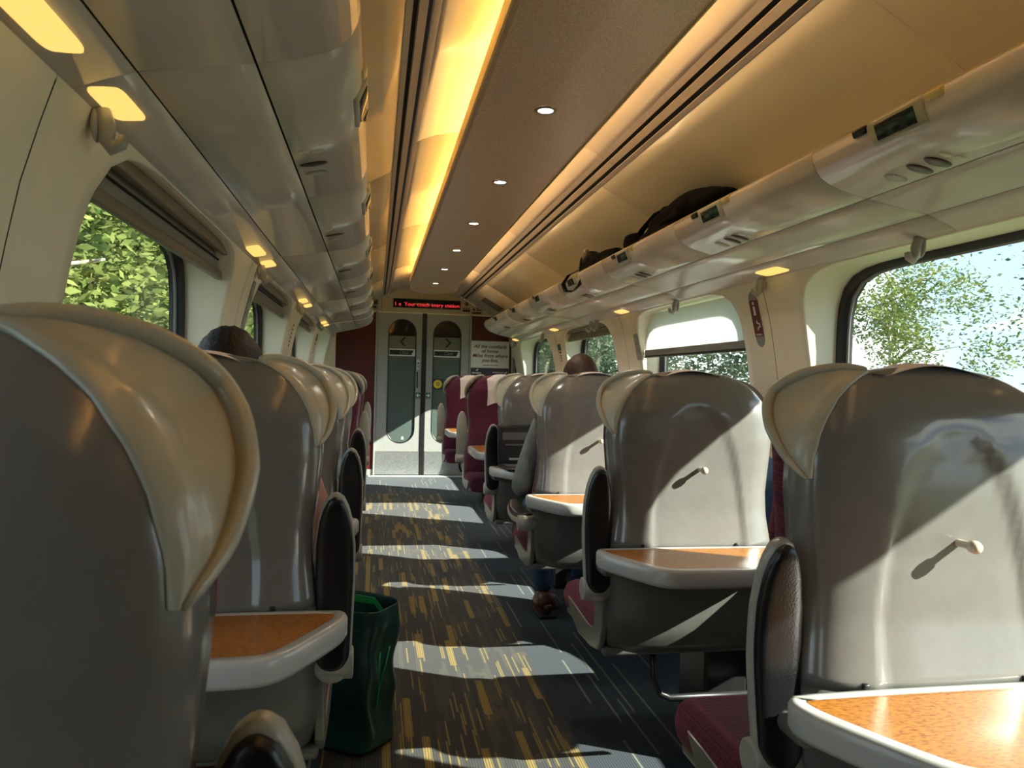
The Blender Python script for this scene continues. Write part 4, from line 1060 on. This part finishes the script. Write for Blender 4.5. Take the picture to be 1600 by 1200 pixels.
def seated(name, x, y, label, m_top, m_leg, m_hair, head_top, arms, legs, hair_len, sh=.17):
    """x,y = seat origin (facing +Y); torso leans on the backrest"""
    t = empty(name, (x, y, 0)); tag(t, label, 'person')
    hc = head_top - .122
    # body (skin) as one mesh: pelvis-neck, arms, legs
    nk = hc - .10; sz = nk - .085
    P = [(0, .36, .60, .10, .14), (0, .345, .72, .095, .13), (0, .335, .86, .10, .155), (0, .33, sz, .075, .13), (0, .335, nk, .045)]
    E = [(0, 1), (1, 2), (2, 3), (3, 4)]
    tops = list(P[:4]); te = [(0, 1), (1, 2), (2, 3)]
    hands = []
    for s, (el, wr) in arms.items():
        i = len(P); P += [(s * sh, .33, sz - .015, .045), (*el, .035), (*wr, .024)]; E += [(3, i), (i, i + 1), (i + 1, i + 2)]
        j = len(tops); tops += [(s * sh, .33, sz - .015, .062), (*el, .050), (*[e + (w - e) * .86 for e, w in zip(el, wr)], .037)]; te += [(3, j), (j, j + 1), (j + 1, j + 2)]
        hands.append((s, el, wr))
    lg = [(0, .36, .60, .10, .15)]; le = []
    for s, (kn, an) in legs.items():
        i = len(P); P += [(s * .09, .40, .575, .065), (*kn, .05), (*an, .036)]; E += [(0, i), (i, i + 1), (i + 1, i + 2)]
        j = len(lg); lg += [(s * .09, .42, .58, .082), (*kn, .064), (*an, .052)]; le += [(0, j), (j, j + 1), (j + 1, j + 2)]
    skin('body', P, E, M_SKIN, t, 1)
    skin('top', [(a[0], a[1], a[2], *[r * 1.14 for r in a[3:]]) if k < 4 else a for k, a in enumerate(tops)], te, m_top, t, 2)
    skin('trousers', lg, le, m_leg, t, 1)
    head(t, (0, .325, hc), m_hair, hair_len)
    for s, el, wr in hands: hand(t, wr, Vector(wr) - Vector(el), -s, M_SKIN)
    for s, (kn, an) in legs.items():
        sho = empty('shoe', (an[0], an[1], 0), 0, t)
        def shf(p): return (.92 + .25 * max(0, -p.y)) if p.z > 0 else 1
        v, f = ell_vf(.045, .135, .05, 18, 12, (0, .055, .045), shf); mobj('shoe_upper', [(a, b, max(c, .012)) for a, b, c in v], f, M_SHOE, sho)
        v, f = tube_vf([(0, -.03, .05), (0, -.035, .12)], [.048, .044], 12); mobj('shoe_collar', v, f, M_SHOE, sho)
        rbox('shoe_sole', -.044, .044, -.08, .19, 0, .018, .008, M_SOLE, sho)
        for k in range(3):
            v, f = tube_vf([(-.022, .045 + .03 * k, .093 - .006 * k), (0, .05 + .03 * k, .100 - .007 * k), (.022, .045 + .03 * k, .093 - .006 * k)], .003, 6); mobj('shoe_lace', v, f, M_LACE, sho)
    return t
M_SOLE = mat('shoe_sole_dark', (.03, .02, .015), .7, var=.1)
seated('person', AX, RY[2], 'brown haired passenger in grey-blue sleeves at the laptop, seen from behind', M_SLEEVE, M_JEANS, M_HAIRB, 1.283,
       {-1: ((-.278, .27, .675), (-.13, .50, .715)), 1: ((.22, .33, .70), (.10, .55, .735))}, {-1: ((-.12, .78, .535), (-.05, .70, .10)), 1: ((.13, .78, .535), (.14, .80, .10))}, -.55)
seated('person', LX + .02, LY[1], 'dark haired passenger in a pink top behind the second left seat', M_PINK, M_JEANS, M_HAIRD, 1.262,
       {1: ((.236, .27, .72), (.16, .50, .62)), -1: ((-.22, .30, .70), (-.10, .52, .62))}, {-1: ((-.10, .74, .53), (-.09, .70, .10)), 1: ((.09, .72, .54), (.06, .58, .10))}, -.9, sh=.15)

# ------------------------------------------------------------------ loose things
# laptop on the table of the fourth right seat
t = empty('laptop', (.80, 3.81, .7085)); tag(t, 'open black laptop on the folded table before the passenger', 'laptop')
t.rotation_euler = (0, 0, radians(4))
rbox('laptop_base', -.15, .15, -.115, .115, 0, .016, .005, M_LAPTOP, t); rbox('keyboard', -.13, .13, -.02, .09, .0155, .0175, .001, M_LAPKEY, t, 1)
li = empty('laptop_screen', (0, .112, .016), 0, t); li.rotation_euler = (radians(-8), 0, 0)
rbox('screen_lid', -.15, .15, 0, .010, 0, .205, .004, M_LAPTOP, li); rbox('screen_glass', -.138, .138, -.0015, .001, .015, .192, .0005, mat('laptop_screen_dark', (.022, .022, .026), .2, var=.2), li, 1)
rbox('screen_window', -.125, .10, -.003, -.001, .125, .165, .0005, M_LAPKEY, li, 1)
rbox('screen_window', -.11, .08, -.003, -.001, .095, .103, .0005, M_LAPKEY, li, 1)
rbox('screen_strip', -.09, .06, -.003, -.001, .018, .030, .0005, mat('screen_pale_blue', (.25, .30, .36), .4), li, 1)

# green shopping bag in the aisle
def shopping_bag():
    t = empty('shopping_bag', (-.078, 2.47, 0), radians(-35)); tag(t, 'dark green shopping bag with bright green strap standing in the aisle', 'shopping bag')
    w, d, H = .145, .09, .45
    def ring(k):
        z = H * k; pts = []
        g = 1 + .10 * k
        for (x, y) in ((-w, -d), (-w * .35, -d * 1.03), (w * .35, -d * 1.02), (w, -d), (w * 1.02, -d * .4), (w * (1.0 - .10 * sin(pi * k)), 0), (w * 1.02, d * .4), (w, d), (w * .3, d * 1.02), (-w * .3, d * 1.02), (-w, d), (-w * 1.0, 0)):
            j = .007 * sin(17 * k + 40 * x + 23 * y) + .004 * sin(41 * k + 90 * y)
            pts.append(((x * g + j), y * g + j * .8 + .008 * sin(9 * k), z + .006 * sin(30 * x + 20 * y) * (1 if k > .95 else .4)))
        return pts
    R = [0, .04, .12, .22, .33, .44, .55, .66, .76, .86, .93, 1.0]
    vs = []; n = 12
    for k in R: vs += ring(k)
    inner = [(x * .975, y * .96, z) for x, y, z in ring(1.0)]; vs += inner; vs += [(x * .95, y * .93, z - .25) for x, y, z in inner]
    m = len(R) + 2
    fs = [(j * n + i, j * n + (i + 1) % n, (j + 1) * n + (i + 1) % n, (j + 1) * n + i) for j in range(m - 1) for i in range(n)]
    fs.append(tuple(range(n))[::-1]); fs.append(tuple((m - 1) * n + i for i in range(n)))
    o = mobj('bag_body', vs, fs, M_BAGGRN, t, True); sb = o.modifiers.new('sub', 'SUBSURF'); sb.levels = 2; sb.render_levels = 2
    e = o.data.edges
    vs2, fs2 = strap_vf([(-.05, -.07, .40), (-.02, -.045, .445), (.04, .0, .458), (.09, .03, .448), (.12, .05, .40)], (0, 0, 1), .022, .003)
    mobj('bag_strap', vs2, fs2, M_BRIGHTGRN, t, False)
    v, f = tube_vf([(w * 1.04, -.02, .31), (w * 1.045, -.028, .25), (w * 1.03, -.02, .20), (w * 1.02, -.03, .14)], .003, 6); mobj('green_cord', v, f, M_BRIGHTGRN, t)
    v, f = tube_vf([(w * 1.05, .03, .315), (w * 1.045, .01, .26), (w * 1.03, -.002, .235), (w * 1.03, -.018, .19)], .0025, 6); mobj('green_cord', v, f, M_BRIGHTGRN, t)
    v, f = strap_vf([(x, -d * 1.115 - .002, .395) for x in (-.13, 0, .13)], (0, 0, 1), .003, .001); mobj('hem_stitch', v, f, mat('stitch_green', (.05, .12, .10), .6), t, False)
    o = obj('printed_letter', text_me('printed_letter', 'S', .045, M_WHITE), t, (-.115, -d - .013, .175), (pi / 2, 0, 0))
    v, f = tube_vf([(-.105 + .012 * cos(a), -d - .014, .262 + .012 * sin(a)) for a in [2.4 + .35 * k for k in range(13)]] , .0022, 6); mobj('printed_letter', v, f, M_WHITE, t)
shopping_bag()

# bags on the right rack
def lump(name, rx, ry, rz, seed, m, par, c=(0, 0, 0), amp=.16):
    rnd = random.Random(seed); ks = [(rnd.uniform(-5, 5), rnd.uniform(-5, 5), rnd.uniform(-5, 5), rnd.uniform(0, 6)) for _ in range(6)]
    def fn(p):
        s = 1 + amp * sum(sin(a * p.x + b * p.y + c_ * p.z + d) for a, b, c_, d in ks) / 3
        q = max(abs(p.x), abs(p.y), abs(p.z)); return s * (1 + .25 * (1 / max(q, .6) - 1))
    v, f = ell_vf(rx, ry, rz, 36, 24, c, fn); v = [(x, y, max(z, c[2] - rz * .8)) for x, y, z in v]
    return mobj(name, v, f, m, par)
t = empty('rucksack', (1.325, 3.22, 1.785)); tag(t, 'large lumpy black rucksack lying on the right luggage rack', 'bag')
lump('rucksack_body', .13, .36, .085, 3, M_LUG, t, (0, 0, .085), .34); lump('rucksack_pocket', .10, .15, .07, 9, M_LUG, t, (-.01, .44, .055), .3); lump('rucksack_lid', .09, .16, .06, 15, M_LUG, t, (-.02, -.12, .125), .35)
v, f = strap_vf([(-.05, -.1, .165), (-.06, .12, .168), (-.06, .30, .13), (-.05, .42, .10)], (1, 0, 0), .03, .004); mobj('rucksack_strap', v, f, M_LUG, t)
t = empty('shoulder_bag', (1.235, 4.05, 1.790)); tag(t, 'black leather shoulder bag with hanging strap loop at the rack lip', 'bag')
lump('bag_body', .07, .26, .055, 5, M_LUG, t, (.02, -.03, .045), .12); lump('bag_end', .065, .10, .075, 8, M_LUG2, t, (.0, .24, .07), .06)
v, f = strap_vf([(-.03, .23, .15), (-.065, .26, .10), (-.07, .26, .03), (-.05, .25, -.005)], (0, 1, 0), .03, .004); mobj('bag_belt', v, f, M_LUG2, t)
v, f = strap_vf([(-.04, .30, .05), (-.10, .39, .02), (-.125, .43, -.03), (-.11, .42, -.075), (-.085, .33, -.085), (-.075, .24, -.06), (-.06, .20, .0), (-.03, .2, .04)], (1, 0, .4), .026, .004); mobj('strap_loop', v, f, M_LUG2, t)
rbox('bag_buckle', -.052, -.040, .225, .245, .12, .15, .002, M_KICK, t)

# blue jacket on the right window seat
t = empty('jacket', (1.285, RY[1] + .29, .49)); tag(t, 'crumpled blue jacket glimpsed between the second right seat and the nearest one', 'jacket')
lump('jacket_body', .085, .10, .26, 21, M_JACKET, t, (.0, .02, .20), .12); lump('jacket_sleeve', .05, .08, .14, 24, M_JACKET, t, (-.05, .06, .12), .10)

# ------------------------------------------------------------------ outside
o = mobj('ground', *grid(12, 12, lambda u, v: (-70 + 140 * u, -30 + 160 * v, -1.15 + .9 * sstep(2.6, 7, abs(-70 + 140 * u - C)) )), M_GRASS); struct(o)
def tree(label, x, y, H, rx, ry, nleaf, leaf, m, seed, sparse=1., trunk=.09, z0=-.5, nb=9, branch=.02):
    rnd = random.Random(seed); t = empty('tree', (x, y, z0)); tag(t, label, 'tree')
    # trunk and branches
    tp = [(0, 0, 0)]; 
    for k in range(1, 6): tp.append((rnd.uniform(-.12, .12) * k, rnd.uniform(-.12, .12) * k, H * .17 * k))
    v, f = tube_vf(tp, [trunk * (1 - .15 * k) for k in range(6)], 8); mobj('trunk', v, f, M_BARK, t)
    for b in range(nb):
        k = rnd.randint(1, 5); p = Vector(tp[k]); a = rnd.uniform(0, 2 * pi) if not (branch > .04 and b % 3) else rnd.uniform(-1.3, 1.0); rf = 1.25 if branch > .04 else 1.; ln = rnd.uniform(.6, 1.) * max(rx, ry)
        e = p + Vector((cos(a) * rx * rf * rnd.uniform(.5, .95), sin(a) * ry * rf * rnd.uniform(.5, .95), ln * rnd.uniform(.0, .6)))
        mid = p.lerp(e, .5) + Vector((rnd.uniform(-.2, .2), rnd.uniform(-.2, .2), rnd.uniform(.0, .3)))
        v, f = tube_vf([p, p.lerp(mid, .5) + Vector((0, 0, .06)), mid, mid.lerp(e, .5) + Vector((0, 0, -.05)), e], [branch * 1.4, branch * 1.1, branch * .9, branch * .6, branch * .3], 6); mobj('branch', v, f, M_BARK, t)
    vs = []; fs = []
    clumps = [(rnd.gauss(0, .42) * rx, rnd.gauss(0, .42) * ry, H * (.52 + .26 * rnd.uniform(-1.6, 1.6)), rnd.uniform(.28, .6)) for _ in range(int(26 * sparse) + 6)]
    for i in range(nleaf):
        cx, cy, cz, cr = clumps[rnd.randrange(len(clumps))]
        rr = max(rx, ry) * .55 * cr * 1.6
        d = Vector((rnd.gauss(0, 1), rnd.gauss(0, 1), rnd.gauss(0, 1))).normalized() * rr * rnd.uniform(.3, 1) ** .6
        c = Vector((cx, cy, cz)) + d
        if c.z < .05: c.z = rnd.uniform(.05, .4)
        a = Vector((rnd.gauss(0, 1), rnd.gauss(0, 1), rnd.gauss(0, .5))).normalized(); u = a.cross(Vector((rnd.gauss(0, 1), rnd.gauss(0, 1), rnd.gauss(0, 1)))).normalized()
        L_ = leaf * rnd.uniform(.6, 1.3); q = len(vs)
        vs += [c - a * L_, c + u * L_ * .42, c + a * L_, c - u * L_ * .42]; fs.append((q, q + 1, q + 2, q + 3))
    o = mobj('foliage', vs, fs, m, t, False); o['kind'] = 'stuff'
    return t
# left side: a continuous wall of sunlit trees close to the line
LT = [(-4.6, 9.0, 'leafy tree with pale curving branches filling the nearest left window', 7.6), (-4.4, 13.0, 'bright green tree at the far side of the nearest left window', 7.2), (-5.2, 17.0, 'sunlit tree seen low through the second left window', 7.4),
      (-4.6, 21.5, 'bright tree crown seen through the second left window', 7.6), (-5.0, 27.0, 'green tree seen through the third left window', 8.), (-5.0, 34.0, 'tree seen through the farthest left window', 8.5), (-4.8, 43.0, 'most distant tree on the left side', 9.5)]
for k, (x, y, l, H) in enumerate(LT):
    tree(l, x, y, H, 2.0, 2.9 + .02 * y, 22000 if k < 2 else 12000, .045 + .0035 * y, M_LEAFA if k % 3 != 2 else M_LEAFB, 40 + k, 1.8, nb=34 if k < 2 else 8, branch=.05 if k < 2 else .035)
RT = [(8.8, 11.6, 'green tree at the left of the nearest right window, sky beyond', 4.0, 1.5, 1.3, 14000, .04, M_LEAFA, 1.3, 10), (8.6, 6.9, 'thin branched tree against the sky at the right picture edge', 4.8, 1.8, 1.6, 3500, .035, M_LEAFC, .6, 40),
      (7.2, 14.6, 'green bush seen under the half lowered blind', 3.4, 1.6, 2.0, 11000, .06, M_LEAFC, 1.4, 6), (7.0, 18.6, 'dense tree seen under the blind at its far side', 3.6, 1.6, 2.2, 11000, .065, M_LEAFC, 1.4, 6),
      (6.6, 22.5, 'dark green tree seen through the third right window', 5.0, 1.8, 2.6, 11000, .085, M_LEAFC, 1.6, 6), (6.8, 28.5, 'tall tree seen at the far end of the third right window', 5.4, 1.8, 3.0, 6500, .14, M_LEAFC, 1.6, 6),
      (6.4, 34.5, 'distant tree seen through the farthest right window', 6.2, 2.0, 3.2, 6000, .17, M_LEAFC, 1.6, 6), (6.6, 43.0, 'most distant tree on the right side', 7.0, 2.2, 4.0, 6000, .2, M_LEAFC, 1.6, 6)]
for k, (x, y, l, H, rx, ry, nl, lf, m, sp, nb) in enumerate(RT): tree(l, x, y, H, rx, ry, nl, lf, m, 80 + k, sp, trunk=.06, nb=nb, branch=.018)
